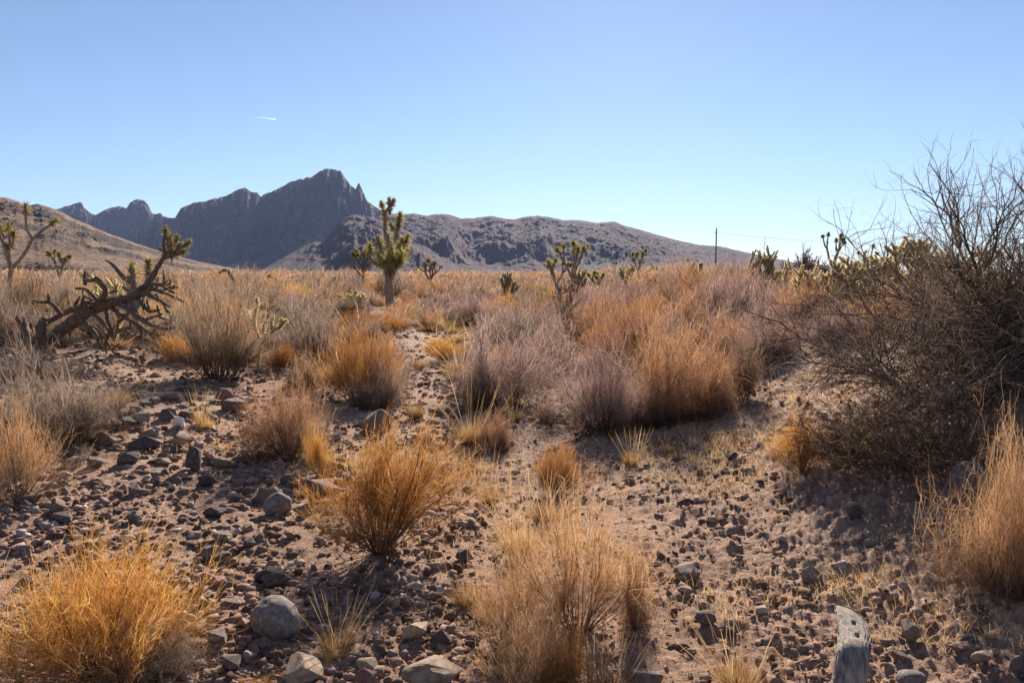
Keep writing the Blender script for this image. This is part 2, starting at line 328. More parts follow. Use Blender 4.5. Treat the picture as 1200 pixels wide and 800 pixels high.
# ------------------------------------------------------------------ mountains
def mountain(name, prof, D, front, back, mat, seed, cliff=0.0, rough=1.0, u0=None, u1=None, n=900, rows=150, base=0.5, spurs=0.5, outcrop=0.3, Dfun=None, sharp=1.0, ribs=0.0):
    prof = np.array(prof, float); u0 = prof[0, 0] if u0 is None else u0; u1 = prof[-1, 0] if u1 is None else u1
    U = np.linspace(u0, u1, n); PY = np.interp(U, prof[:, 0], prof[:, 1])
    PY = PY + sharp * fbm(U / 9.0, U * 0 + seed, 4, seed, 0.6) * (PY < 318)
    Dc = np.full(n, float(D)) if Dfun is None else Dfun(U)
    RD = [rayd(u_, p_) for u_, p_ in zip(U, PY)]; AX = np.array([d_[0] / d_[1] for d_ in RD]); H = CZ + np.array([d_[2] / d_[1] for d_ in RD]) * Dc - base
    v = np.concatenate([np.linspace(0, 1, rows), np.linspace(1, 2, rows // 3)[1:]])
    VV, UU = np.meshgrid(v, U, indexing='ij'); HH = np.broadcast_to(H, VV.shape); DC = np.broadcast_to(Dc, VV.shape)
    f = np.where(VV <= 1, VV, 1.0)
    depth = np.where(VV <= 1, DC - front * (1 - VV), DC + back * (VV - 1))
    XX = AX[None] * depth; YY = depth
    L = front
    wx = XX / L * 3.0; wy = YY / L * 1.4
    wob = fbm(wx, wy, 3, seed + 5)
    s1 = f ** 1.25
    k = 0.52 + 0.10 * wob
    s2 = np.where(f < k, 0.36 * (f / k) ** 1.1, 0.36 + 0.64 * sstep((f - k) / (1 - k)) ** 0.8)
    s = s1 * (1 - cliff) + s2 * cliff
    s = np.where(VV <= 1, s, 1 - sstep(VV - 1))
    edge = np.clip(1.0 - f, 0, 1) * np.clip(f * 4, 0, 1)
    rid = fbm(XX / L * 3.4 + 0.4 * wob, YY / L * 1.1, 6, seed + 9, 0.52, True)
    zz = HH * s + HH * spurs * edge * (rid - 0.15) * 0.9
    zz = zz + HH * 0.045 * rough * np.clip(f * 3, 0, 1) * np.clip((1.02 - f) * 8, 0.05, 1) * fbm(XX / L * 22, YY / L * 12, 5, seed + 12, 0.6)
    zz = np.maximum(zz, -2.0 - 8 * (1 - np.clip(VV * 20, 0, 1))) + base
    zz = np.where(VV >= 2, base - 8, zz); zz[0] = base - 8
    oc = fbm(XX / L * 5, YY / L * 5, 5, seed + 20) * 0.9 + outcrop + 0.35 * (f - 0.5) * cliff
    if name == 'hill':
        rk = np.clip((oc - 0.46) * 5, 0, 1); zz = zz + rk * 1.6 * (fbm(XX / 4, YY / 4, 4, 77, 0.6) + 0.6) * np.clip(HH / 30, 0, 1)
    lim = (HH + base - CZ) * depth / DC * (1 - .10 * (1 - f)) + CZ
    zz = np.where((VV < 1) & (HH > 4), np.minimum(zz, lim - (1 - f) * 14 * (fbm(XX / L * 14, YY / L * 9, 4, seed + 50) + .5)), zz)
    rb = fbm(UU / 15.0 + .8 * fbm(UU / 30, f * 3, 2, seed), f * 2.6, 6, seed + 33, .62, True) * ribs * np.clip(f * 3 - .4, 0, 1) * np.clip(edge * 6, 0, 1)
    YY = YY - rb; XX = AX[None] * YY if ribs else XX
    nv, nu = VV.shape
    a = np.arange(nv - 1)[:, None] * nu + np.arange(nu - 1)[None]
    F = np.stack([a, a + 1, a + nu + 1, a + nu], 2).reshape(-1, 4)
    me = mesh_np(name, np.stack([XX, YY, zz], 2).reshape(-1, 3), [F], [mat], smooth=False, tint=np.clip(oc, 0, 1).ravel())
    return tag(mobj(name, me), kind='structure')
main_prof = [(20, 262), (50, 250), (72, 244), (94, 236.6), (97, 239), (99, 244), (108, 251), (112, 252), (128, 244), (140, 242), (148, 244), (152, 238), (160, 233.6), (169, 235), (174, 241), (178, 250), (181, 251), (188, 250), (192, 254), (200, 255.6), (205, 256), (212, 244), (227, 238), (242, 236), (246, 234), (265, 230), (280, 222), (287, 220.5), (295, 225), (302, 226), (306, 231), (310, 227.5), (322, 224), (340, 214), (352, 209.5), (355, 211.5), (359, 208), (364, 209), (375, 201), (387, 198), (397, 200), (405, 209), (409, 215), (413, 219), (417, 222), (419.5, 215), (421.5, 215.5), (426, 226), (430, 235), (445, 246), (460, 252), (500, 262), (560, 280), (640, 300), (700, 318)]
mountain('mountain', main_prof, 2700, 720, 900, M['massif'], 101, cliff=0.85, n=1500, rows=190, spurs=0.34, outcrop=0.62, sharp=1.0, base=1.0, rough=2.4, ribs=130,
         Dfun=lambda U: 2700 + 500 * sstep((205 - U) / 25))
range_prof = [(380, 322), (410, 290), (430, 262), (445, 252), (457, 250), (474, 251), (486, 250), (500, 253), (512, 251), (524, 251), (540, 256), (556, 255.6), (576, 253), (590, 256), (602, 257), (616, 254), (632, 252.6), (646, 255), (660, 258), (680, 258), (698, 261), (720, 259.5), (733, 265), (753, 270), (777, 277), (800, 283), (820, 287), (843, 288.5), (867, 294), (910, 303), (933, 308), (1000, 314), (1100, 319), (1250, 322)]
mountain('mountain', range_prof, 1900, 640, 600, M['range'], 211, cliff=0.1, n=1400, rows=220, spurs=0.62, outcrop=0.34, sharp=0.7, base=1.0, rough=1.5)
spur_prof = [(290, 323), (303, 318), (322, 308), (345, 295), (368, 283), (378, 284), (388, 270), (400, 258), (415, 251), (440, 256), (470, 268), (520, 288), (560, 304), (600, 318), (640, 323)]
mountain('mountain', spur_prof, 1500, 420, 420, M['range'], 307, cliff=0.0, n=700, rows=130, spurs=0.6, outcrop=0.40, sharp=0.9, base=1.0, rough=2.2)
hill_prof = [(-420, 224), (-120, 226), (-30, 230), (8, 232), (20, 235), (30, 240), (38, 241), (48, 240.5), (64, 245), (72, 248), (85, 256), (100, 262), (120, 271), (145, 280), (165, 287), (180, 292), (200, 298), (230, 306), (260, 312), (290, 317), (305, 320), (340, 323)]
mountain('hill', hill_prof, 560, 330, 260, M['hill'], 409, cliff=0.0, n=1000, rows=200, spurs=0.16, outcrop=0.42, sharp=0.9, base=1.0, rough=2.0)

# ------------------------------------------------------------------ plant meshes (shared between copies)
def norm_out(out, rg=None):
    allp = np.concatenate([p.reshape(-1, 3) for p in out]); r = np.percentile(np.hypot(allp[:, 0], allp[:, 1]), 97) * 2; h = np.percentile(allp[:, 2], 99)
    S = np.array([1 / r, 1 / r, 1 / h])
    o2 = []; f1, f2, f3, f4 = rg.random(4) * 6.28 if rg is not None else (0, 0, 0, 0); am = 1.0 if rg is not None else 0.0
    for p in out:
        p = p * S; p[..., 2] = np.abs(p[..., 2]); az = np.arctan2(p[..., 1], p[..., 0]); q = np.clip(np.hypot(p[..., 0], p[..., 1]) * 3, 0, 1) * am
        fr = 1 + q * (.18 * np.sin(2 * az + f1) + .14 * np.sin(3 * az + f2) + .07 * np.sin(7 * az + f4)); fz = 1 + q * (.16 * np.sin(az + f3) + .12 * np.sin(3 * az + f4) + .07 * np.sin(8 * az + f1))
        p[..., 0] *= fr; p[..., 1] *= fr; p[..., 2] *= fz; p[..., 0] += .10 * am * math.cos(f2) * p[..., 2]; p[..., 1] += .10 * am * math.sin(f2) * p[..., 2]; o2.append(p)
    return o2
KINDS = {
 'amber': dict(twig='amber', spec=[dict(n=75, len=.44, K=6, ang=(2, 80), up=.07, wob=.12, pw=.55), dict(n=12, len=.26, K=5, spread=.42, tmin=.40, up=.08, wob=.16), dict(n=12, len=.09, K=3, spread=.55, tmin=.15, up=.08, wob=.2)], w=(.0036, .0015, .0010), br=.04),
 'rust': dict(twig='rust', spec=[dict(n=70, len=.44, K=6, ang=(4, 88), up=.0, wob=.20, pw=.5), dict(n=12, len=.24, K=5, spread=.68, tmin=.3, up=.03, wob=.24), dict(n=13, len=.085, K=3, spread=.85, tmin=.1, up=.04, wob=.28)], w=(.0036, .0016, .0011), br=.08),
 'mauve': dict(twig='mauve', spec=[dict(n=70, len=.42, K=6, ang=(5, 88), up=.02, wob=.22, pw=.5), dict(n=12, len=.23, K=5, spread=.65, tmin=.25, up=.03, wob=.25), dict(n=12, len=.09, K=3, spread=.85, tmin=.1, up=.03, wob=.28)], w=(.004, .0017, .0011), br=.12),
 'grey': dict(twig='grey', spec=[dict(n=70, len=.42, K=6, ang=(5, 88), up=.02, wob=.24, pw=.5), dict(n=12, len=.23, K=5, spread=.7, tmin=.25, up=.02, wob=.28), dict(n=12, len=.10, K=3, spread=.9, tmin=.1, up=.02, wob=.3)], w=(.004, .0017, .0011), br=.14),
 'brown': dict(twig='brown', spec=[dict(n=110, len=.60, K=7, ang=(0, 50), up=.02, wob=.12, pw=.7), dict(n=10, len=.24, K=5, spread=.45, tmin=.2, up=.06, wob=.18), dict(n=9, len=.09, K=3, spread=.65, tmin=.1, up=.05, wob=.24)], w=(.0034, .0016, .0011), br=.22),
 'olive': dict(twig='olive', spec=[dict(n=70, len=.44, K=6, ang=(3, 84), up=.05, wob=.16), dict(n=11, len=.24, K=5, spread=.5, tmin=.3, up=.04, wob=.18), dict(n=11, len=.10, K=3, spread=.7, tmin=.2, up=.03, wob=.2)], w=(.004, .0018, .0014), br=.10),
 'tangle': dict(twig='tan', spec=[dict(n=70, len=.55, K=9, ang=(25, 88), up=-.05, wob=.34), dict(n=12, len=.35, K=8, spread=.7, tmin=.15, up=-.04, wob=.38), dict(n=9, len=.16, K=5, spread=.8, tmin=.2, up=0, wob=.4)], w=(.0024, .0013, .0011), br=.22),
}
KINDS['tan'] = dict(KINDS['rust'], twig='tan')
KINDS['wispy'] = dict(twig='tan', spec=[dict(n=60, len=.50, K=7, ang=(2, 70), up=.05, wob=.13, pw=.6), dict(n=9, len=.28, K=6, spread=.42, tmin=.3, up=.07, wob=.18), dict(n=11, len=.10, K=3, spread=.6, tmin=.1, up=.07, wob=.24)], w=(.0036, .0014, .0010), br=.10)
KINDS['broom'] = dict(twig='amber', spec=[dict(n=64, len=.50, K=7, ang=(2, 64), up=.02, wob=.11, pw=.75), dict(n=13, len=.24, K=5, spread=.42, tmin=.48, up=.10, wob=.16), dict(n=13, len=.085, K=3, spread=.55, tmin=.15, up=.08, wob=.2)], w=(.0062, .0018, .0011), br=.035)
LODS = {0: (1.0, 1.0), 1: (0.70, 1.8), 2: (0.36, 3.3)}
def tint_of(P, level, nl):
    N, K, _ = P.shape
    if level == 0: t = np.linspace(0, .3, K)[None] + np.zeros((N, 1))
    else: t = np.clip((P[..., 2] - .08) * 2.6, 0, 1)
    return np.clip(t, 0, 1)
def bush_meshes(kind, lod, seed, split=False):
    rg = np.random.default_rng(seed); k = KINDS[kind]; dn, wm = LODS[lod]
    spec = [dict(s) for s in k['spec']]
    spec[0]['n'] = max(12, int(spec[0]['n'] * (dn ** .4))); spec[1]['n'] = max(4, int(round(spec[1]['n'] * dn ** .5))); spec[2]['n'] = max(2, int(round(spec[2]['n'] * dn ** .6)))
    out = norm_out(grow(rg, spec, k['br']), rg)
    res = []; accs = [Acc(), Acc()] if split else [Acc()] * 2
    for lv, P in enumerate(out):
        N, K, _ = P.shape; w = k['w'][lv] * wm ** (0.9 if lv else 0.5)
        R = w * np.linspace(1, .45, K)[None] * (0.7 + .6 * rg.random((N, 1)))
        V, F = strips(P, R, 3 if (lv == 0 and lod < 2) else 2, rg)
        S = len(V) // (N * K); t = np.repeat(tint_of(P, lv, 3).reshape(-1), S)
        a = accs[0] if lv == 0 else accs[1]
        a.add(V, F, 0 if (lv == 0 or split) else 1, t)
    wm_, tm = M['wood'], M[k['twig']]
    if split: return accs[0].mesh(kind + '_stems', [wm_]), accs[1].mesh(kind + '_twigs', [tm])
    return accs[0].mesh(kind + '_bush', [wm_, tm])
def grass_out(rg, n, ang, blade_w, stalks=0, curve=.0, K=5, br=.08, lenv=(.5, 1.0)):
    az = rg.random(n) * 2 * math.pi; pol = np.radians(ang * rg.random(n) ** .7)
    d = np.stack([np.cos(az) * np.sin(pol), np.sin(az) * np.sin(pol), np.cos(pol)], 1)
    b = br * np.sqrt(rg.random(n)); p = np.stack([np.cos(az) * b, np.sin(az) * b, np.zeros(n)], 1)
    L = lenv[0] + (lenv[1] - lenv[0]) * rg.random(n) ** 1.5
    if stalks: L[:stalks] = 1.0 + .35 * rg.random(stalks); L[stalks:] *= .55
    P = np.empty((n, K, 3)); P[:, 0] = p
    for k in range(1, K):
        d = nrm(d + rg.normal(size=(n, 3)) * .06 + np.array([0, 0, -curve]) * k / K); P[:, k] = P[:, k - 1] + d * (L / (K - 1))[:, None]
    P[..., 2] = np.abs(P[..., 2])
    R = blade_w * np.array([1, 1, .9, .7, .25])[None] * (0.6 + .8 * rg.random((n, 1)))
    if stalks: R[:stalks] *= np.array([.9, .9, 1.0, 2.0, 1.1])[None]
    return P, R
def grass_mesh(lod, seed, n=420, ang=50, bw=.003, stalks=16, curve=.12, br=.07, mat='straw', wm=None):
    rg = np.random.default_rng(seed); dn, w = LODS[lod]
    P, R = grass_out(rg, int(n * dn), ang, bw * (w if wm is None else wm), int(stalks * dn), curve, br=br)
    h = np.percentile(P[..., 2], 99.5); P[..., 2] /= h; r = np.percentile(np.hypot(P[..., 0], P[..., 1]), 97) * 2; P[..., :2] /= r
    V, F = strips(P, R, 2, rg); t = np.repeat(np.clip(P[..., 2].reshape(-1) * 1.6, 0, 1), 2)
    a = Acc(); a.add(V, F, 0, t); return a.mesh('grass_blades', [M[mat]])

CACHE = {}
def variant(kind, lod, v, split=False):
    key = (kind, lod, v, split)
    if key not in CACHE:
        seed = abs(hash_str(kind)) + lod * 97 + v * 13
        if kind == 'straw': CACHE[key] = grass_mesh(lod, seed, n=800, ang=52, bw=.0019, stalks=30)
        elif kind == 'tuft': CACHE[key] = grass_mesh(lod, seed, n=620, ang=42, bw=.0032, stalks=14, curve=.05, br=.10)
        elif kind == 'spiky': CACHE[key] = grass_mesh(lod, seed, n=330, ang=30, bw=.0030, stalks=34, curve=.03, br=.10)
        else: CACHE[key] = bush_meshes(kind, lod, seed, split)
    return CACHE[key]
def hash_str(s): return sum((i + 1) * ord(c) for i, c in enumerate(s)) * 7
CATNAME = {'wispy': 'wispy_bush', 'broom': 'broom_bush', 'tan': 'tan_bush', 'amber': 'amber_bush', 'rust': 'rust_bush', 'mauve': 'mauve_bush', 'grey': 'grey_bush', 'brown': 'brown_shrub', 'olive': 'olive_bush', 'tangle': 'tangled_bush', 'straw': 'grass_clump', 'tuft': 'grass_tuft', 'spiky': 'grass_tuft'}
OCC = []                                       # footprints of what is planted
def plant(kind, x, y, W, H, label, group=None, lod=None, v=None, rz=None, sink=0.02):
    D = math.hypot(x, y)
    if lod is None: lod = 0 if D < 9 else (1 if D < 24 else 2)
    v = int(rng.integers(0, 4)) if v is None else v
    rz = rng.random() * 6.28 if rz is None else rz
    grass = kind in ('straw', 'tuft', 'spiky'); cat = 'grass' if grass else 'bush'
    z = (hf(x, y) if D < 40 else hz(x, y)) - sink
    split = (not grass) and D < 14
    if split:
        st, tw = variant(kind, lod, v, True)
        e = empty(CATNAME[kind], (x, y, z), label, cat, group, rz); e.scale = (W, W, H)
        mobj('stems', st, e); mobj('twigs', tw, e)
    else:
        me = variant(kind, lod, v)
        e = bpy.data.objects.new(CATNAME[kind], me); link(e); tag(e, label, cat, group)
        e.location = (x, y, z); e.rotation_euler = (0, 0, rz); e.scale = (W, W, H)
    OCC.append((x, y, W * .42)); return e

# hand placed plants: kind, base px, base py, width px, height px, label
HERO = [
 ('wispy', 606, 742, 104, 112, 'lighter orange bush joined to the left side of the tall wispy one'),
 ('straw', 640, 606, 60, 54, 'tan grass filling the top of the middle bushes behind the tall wispy one'),
 ('rust', 770, 500, 110, 76, 'low dark rusty bush at the shaded foot of the largest rusty one'),
 ('tan', 745, 735, 46, 120, 'thin upright orange twigs at the right side of the tall wispy bush'),
 ('amber', 655, 808, 70, 84, 'small orange bush between the low bottom one and the thick stalked tuft'),
 ('amber', 95, 806, 255, 185, 'big bright orange bush filling the lower left corner'),
 ('grey', 175, 800, 130, 75, 'low greyish dry bush against the right side of the big orange bush'),
 ('broom', 440, 658, 176, 158, 'orange bush shaped like a broom on bare dark stems, beside the round boulder'),
 ('wispy', 680, 752, 172, 196, 'tall wispy orange bush in the middle of the wash'),
 ('wispy', 622, 808, 135, 120, 'low orange bush at the bottom edge below the tall wispy one'),
 ('spiky', 712, 812, 80, 95, 'yellow grass tuft with thick upright stalks at the bottom edge'),
 ('tuft', 393, 768, 42, 36, 'small golden grass tuft right of the round boulder'),
 ('spiky', 396, 760, 62, 76, 'sparse dry seed stalks rising out of a small golden tuft'),
 ('tuft', 864, 806, 62, 60, 'golden grass tuft left of the bleached stump'),
 ('spiky', 868, 804, 90, 90, 'spread of pale seed stalks left of the bleached stump'),
 ('tuft', 568, 716, 36, 50, 'round golden tuft on the left flank of the middle orange bush'),
 ('straw', 548, 700, 60, 62, 'pale whitish grass behind the round golden tuft'),
 ('straw', 607, 645, 62, 90, 'upright straw coloured clump at the top of the middle orange bush'),
 ('amber', 655, 578, 66, 70, 'small orange bush on thin dark stems behind the middle bush'),
 ('straw', 552, 522, 56, 66, 'pale yellow grass clump in the path before the mauve dome bush'),
 ('rust', 580, 528, 56, 46, 'small rusty bush leaning against the pale yellow grass clump'),
 ('straw', 574, 585, 40, 60, 'thin tan grass clump standing alone in the middle of the path'),
 ('tan', 335, 540, 112, 100, 'orange topped dark bush above the rocky slope'),
 ('amber', 372, 560, 30, 62, 'thin orange sprig beside the rock half hidden by the broom bush'),
 ('grey', 55, 522, 150, 108, 'large grey twiggy bush at the left edge below the fallen tree'),
 ('grey', 12, 446, 110, 40, 'pale grey brush lying under the root end of the fallen tree'),
 ('wispy', 8, 592, 110, 128, 'orange bush cut by the left edge below the grey one'),
 ('brown', 250, 448, 118, 118, 'tall brown shrub of upright twigs right of the fallen tree'),
 ('amber', 326, 434, 46, 34, 'small deep orange bush at the foot of the pale cactus'),
 ('grey', 360, 425, 90, 70, 'grey brush behind the small deep orange bush'),
 ('amber', 415, 474, 122, 88, 'yellow orange bush between the pale cactus and the path'),
 ('grey', 440, 480, 70, 60, 'grey lower bush on the right of the yellow orange bush'),
 ('mauve', 588, 480, 152, 108, 'broad mauve dome bush right behind the path'),
 ('mauve', 640, 440, 90, 70, 'mauve bush tucked behind the broad dome bush'),
 ('mauve', 705, 508, 130, 104, 'dark mauve bush in front of the rusty thicket'),
 ('rust', 790, 490, 160, 130, 'largest rusty red bush right of centre'),
 ('rust', 745, 440, 120, 90, 'rusty bush behind and left of the largest one'),
 ('rust', 838, 490, 70, 62, 'small orange bush at the right foot of the rusty thicket'),
 ('brown', 872, 470, 40, 90, 'thin upright brown twigs beside the rusty thicket'),
 ('mauve', 908, 425, 84, 68, 'dark bush on the small mound beyond the bare bank'),
 ('amber', 946, 557, 78, 72, 'round orange bush on the bare right bank'),
 ('tangle', 1196, 700, 150, 180, 'tangled golden weed mass at the right edge'),
 ('tangle', 1215, 640, 130, 110, 'tangled golden weed heap just behind the one at the right edge'),
 ('tuft', 487, 492, 30, 38, 'small golden tuft beside the path, left of the mauve dome'),
 ('tuft', 491, 432, 24, 24, 'round golden tuft with a dark base farther up the path'),
 ('straw', 512, 408, 34, 26, 'pale tuft next to the path beyond the round one'),
 ('spiky', 740, 546, 32, 48, 'thin upright grass tuft on the open ground below the dark mauve bush'),
 ('tuft', 784, 530, 22, 18, 'tiny white seed tuft at the shadow edge'),
 ('tuft', 708, 553, 14, 12, 'tiny tuft left of the thin upright grass'),
 ('tuft', 604, 494, 22, 32, 'small tuft under the right side of the mauve dome'),
 ('straw', 638, 492, 28, 36, 'yellow tuft between the mauve dome and the dark mauve bush'),
 ('tuft', 690, 478, 30, 40, 'golden grass poking through the dark mauve bush'),
 ('tuft', 240, 502, 26, 26, 'golden tuft among the slope rocks right of the white rock'),
 ('spiky', 236, 498, 28, 46, 'brown stalks behind the golden tuft among the slope rocks'),
 ('spiky', 366, 548, 20, 62, 'single tall yellow stalk left of the broom bush'),
 ('straw', 135, 480, 50, 46, 'pale yellow grass below the fallen tree beside the slope rocks'),
 ('rust', 640, 384, 66, 44, 'dark red bush at the foot of the thin dark sapling'),
 ('olive', 632, 372, 44, 38, 'yellow green bush left of the thin dark sapling'),
 ('mauve', 700, 384, 84, 54, 'dark violet brown bush right of the thin dark sapling'),
 ('straw', 420, 395, 50, 36, 'pale straw clump left of the joshua tree foot'),
 ('amber', 300, 812, 60, 18, 'low pale weed at the bottom edge below the boulder'),
]
for k, px, py, w, h, lab in HERO:
    if py > 800 or px < 0:
        x, y = ground_at(px, py)
    x, y = ground_at(px, py); sc_ = y / FPX * 1.02
    if k not in ('straw', 'tuft', 'spiky'): y += w * sc_ * .18; sc_ = y / FPX * 1.02      # nearest twigs, not the stem, meet the ground there
    plant(k, x, y, w * sc_ * 1.05, h * sc_ * (1.0 if k in ('straw', 'tuft', 'spiky') else .90), lab, lod=0 if y < 12 else 1)

# ------------------------------------------------------------------ mid distance scrub
def project(x, y, z):
    c, s = math.cos(PITCH), math.sin(PITCH); dy = y; dz = z - CZ
    f = dy * c - dz * s; u = dy * s + dz * c
    return 600 + x / f * FPX, 400 - u / f * FPX
def free(x, y, r):
    for (a, b, q) in OCC:
        if abs(a - x) < r + q and abs(b - y) < r + q and (a - x) ** 2 + (b - y) ** 2 < (r * .8 + q) ** 2: return False
    return True
LAB = {
 'tan': ('tan broom bush scattered in the dense scrub of the plain', 'tan bushes of the plain'),
 'amber': ('orange broom bush scattered in the dense scrub of the plain', 'orange bushes of the plain'),
 'rust': ('rusty red bush packed in the scrub right of the centre', 'rusty bushes of the plain'),
 'mauve': ('mauve brown twiggy bush packed among others in the scrub', 'mauve bushes of the plain'),
 'grey': ('grey twiggy bush in the dense scrub of the plain', 'grey bushes of the plain'),
 'brown': ('brown upright shrub in the dense scrub of the plain', 'brown shrubs of the plain'),
 'straw': ('pale straw grass clump between the bushes of the plain', 'straw clumps of the plain'),
}
def pick_kind(px, d):
    r = rng.random()
    if d > 34: return 'mauve' if r < .30 else 'brown' if r < .52 else 'grey' if r < .66 else ('rust' if px > 560 else 'tan') if r < .86 else 'amber' if r < .92 else 'straw'
    if px > 620:
        return 'rust' if r < .34 else 'mauve' if r < .68 else 'tan' if r < .82 else 'amber' if r < .86 else 'straw' if r < .94 else 'brown'
    if px > 380:
        return 'straw' if r < .22 else 'amber' if r < .30 else 'tan' if r < .46 else 'mauve' if r < .74 else 'grey' if r < .86 else 'brown'
    return 'grey' if r < .34 else 'brown' if r < .54 else 'straw' if r < .68 else 'tan' if r < .84 else 'amber' if r < .88 else 'mauve'
FX, FY = ground_at(52, 414); print('fallen tree at', FX, FY, 'main joshua', ground_at(457, 369))
cnt = {}; far_list = []; tries = 0
cand = []
for _ in range(9000):
    d = math.exp(rng.uniform(math.log(8.5), math.log(150))); a = math.radians(rng.uniform(-38, 38))
    cand.append((d, d * math.sin(a), d * math.cos(a)))
cand.sort()
for d, x, y in cand:
    z = hz(x, y); px, py = project(x, y, z)
    if py > 452 - 12 * math.sin(px / 90): continue
    # bare ground and openings the photo shows
    if 455 < px < 530 and py > 385 + (px - 455) * .1: continue
    if 520 < px < 600 and 352 < py < 368 and rng.random() < .85: continue
    if px < 345 and py > 425: continue
    if 860 < px < 1010 and py > 415: continue
    if 1.9 < x < 6.5 and 4.5 < y < 9.5: continue
    k = pick_kind(px, d); W = rng.choice([rng.uniform(.55, .9), rng.uniform(.9, 1.5), rng.uniform(1.3, 1.9)]) * (0.5 if k == 'straw' else 1.0); H = min(W, 1.35) * rng.uniform(.50, .76) * (1.15 if k == 'brown' else 1)
    if px < 215 and FY - 4.2 < y < FY + .6: continue
    if px < 245 and d < FY + 2.5 and y > FY - 7: H = min(H, .38)
    if px < 60 and d < FY + 1: H = min(H, .28)
    if 250 < px < 345 and py > 395: H *= .6
    if 430 < px < 490 and d < 31: H = min(H, 0.45)
    lim = 316 if px < 600 else 309 if px < 850 else 309 + (px - 850) * .2 if px < 930 else 326
    lim += rng.normal() * 3.0 - (4 if rng.random() < .12 else 0)
    H = min(H, CZ + (HOR - lim) / FPX * y - z)
    if H < .18: continue
    W = min(W, H * 2.6)
    if k == 'straw': W = min(W, .7)
    if d < 60:
        if not free(x, y, W * (.48 if d < 30 else .46)): continue
    if cnt.get(k, 0) < 150 and d < 42:
        cnt[k] = cnt.get(k, 0) + 1
        plant(k, x, y, W * 1.15, H, LAB[k][0], LAB[k][1])
    else:
        far_list.append((k, x, y, z, W * 1.3, H)); OCC.append((x, y, W * .4)) if d < 60 else None
print('scatter', cnt, 'far', len(far_list))
# the far scrub nobody could count: one mesh of low detail bushes
def bulk(name, items, label):
    rg = np.random.default_rng(77); acc = Acc(); slots = []; names = []
    for (k, x, y, z, W, H) in items:
        mk = 'straw' if k == 'straw' else KINDS[k]['twig']
        if mk not in names: names.append(mk); slots.append(M[mk])
        d = math.hypot(x, y); n = int(np.clip(9000 / d, 70, 260)); w = d / FPX * .33
        az = rg.random(n) * 6.283; pol = np.radians(86 * rg.random(n) ** .5)
        dr = np.stack([np.cos(az) * np.sin(pol), np.sin(az) * np.sin(pol), np.cos(pol)], 1)
        r0 = .3 + .5 * rg.random(n)
        e0 = dr * r0[:, None]; e1 = e0 + nrm(dr + rg.normal(size=(n, 3)) * .6 + [0, 0, .1]) * (.16 + .22 * rg.random((n, 1)))
        P = np.stack([e0, (e0 + e1) / 2 + rg.normal(size=(n, 3)) * .02, e1], 1) * np.array([W * .62, W * .62, H * 1.15]); P[..., 2] = np.abs(P[..., 2])
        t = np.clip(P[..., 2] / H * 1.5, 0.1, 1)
        P += np.array([x, y, z - .03]); R = w * np.array([[1, .9, .5]]) * (.6 + .8 * rg.random((n, 1)))
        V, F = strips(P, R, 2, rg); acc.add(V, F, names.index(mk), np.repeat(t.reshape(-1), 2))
    o = mobj(name, acc.mesh(name, slots)); return tag(o, label, 'scrub', kind='stuff')
for (d0, d1) in ((150, 420),):
    for _ in range(1500):
        d = math.exp(rng.uniform(math.log(d0), math.log(d1))); a = math.radians(rng.uniform(-38, 38)); x = d * math.sin(a); y = d * math.cos(a)
        far_list.append((pick_kind(600 + math.tan(a) * FPX, d), x, y, hz(x, y), rng.uniform(1, 2.2), rng.uniform(.4, 1.3)))
bulk('scrub', far_list, 'distant mass of dry scrub covering the plain up to the mountains')

# ------------------------------------------------------------------ rocks
def rock_mesh(seed, kind, mat):
    rs = random.Random(seed); bm = bmesh.new()
    if kind == 'angular':
        for _ in range(rs.randint(10, 15)):
            v = Vector((rs.gauss(0, 1), rs.gauss(0, 1), rs.gauss(0, 1))).normalized() * rs.uniform(.42, .55); bm.verts.new(v)
        r = bmesh.ops.convex_hull(bm, input=bm.verts)
        for v in [v for v in bm.verts if not v.link_faces]: bm.verts.remove(v)
        bmesh.ops.bevel(bm, geom=list(bm.edges), offset=.035, segments=2, affect='EDGES', profile=.6)
        bmesh.ops.triangulate(bm, faces=bm.faces); bmesh.ops.subdivide_edges(bm, edges=bm.edges, cuts=1)
    else:
        bmesh.ops.create_icosphere(bm, subdivisions=4, radius=.5)
    off = Vector((rs.uniform(-50, 50),) * 3)
    for v in bm.verts:
        nn = mnoise.fractal(v.co * (2.2 if kind == 'round' else 3.2) + off, .9, 2.1, 5)
        v.co *= 1 + (.11 if kind == 'round' else .09) * nn
        if kind == 'slab': pass
    me = bpy.data.meshes.new('rock'); bm.to_mesh(me); bm.free(); me.materials.append(mat)
    for p in me.polygons: p.use_smooth = kind == 'round'
    return me
RM = {}
def rock(px, py, w, h, kind, mat, label, group=None, rot=None, depth=None, name='rock', sink=.22, xy=None, v=None):
    if xy is None: x, y = ground_at(px, py)
    else: x, y = xy
    s = y / FPX * 1.02; W = w * s; Hh = h * s; Dp = (depth or w * .8) * s
    v = int(rng.integers(0, 6)) if v is None else v
    key = (kind, mat, v)
    if key not in RM: RM[key] = rock_mesh(v * 31 + len(kind) * 7 + hash_str(mat), 'round' if kind == 'round' else 'angular', M[mat])
    o = bpy.data.objects.new(name, RM[key]); link(o); tag(o, label, 'rock', group)
    Wm, Dm, Hm = W * 1.05, Dp * 1.05, Hh * 1.15
    o.location = (x, y + Dp * .3, hf(x, y + Dp * .3) + Hm * (.5 - sink)); o.scale = (Wm, Dm, Hm)
    o.rotation_euler = rot if rot else (rng.normal() * .12, rng.normal() * .12, rng.normal() * .3)
    OCCR.append((x, y, W * .5)); return o
OCCR = []
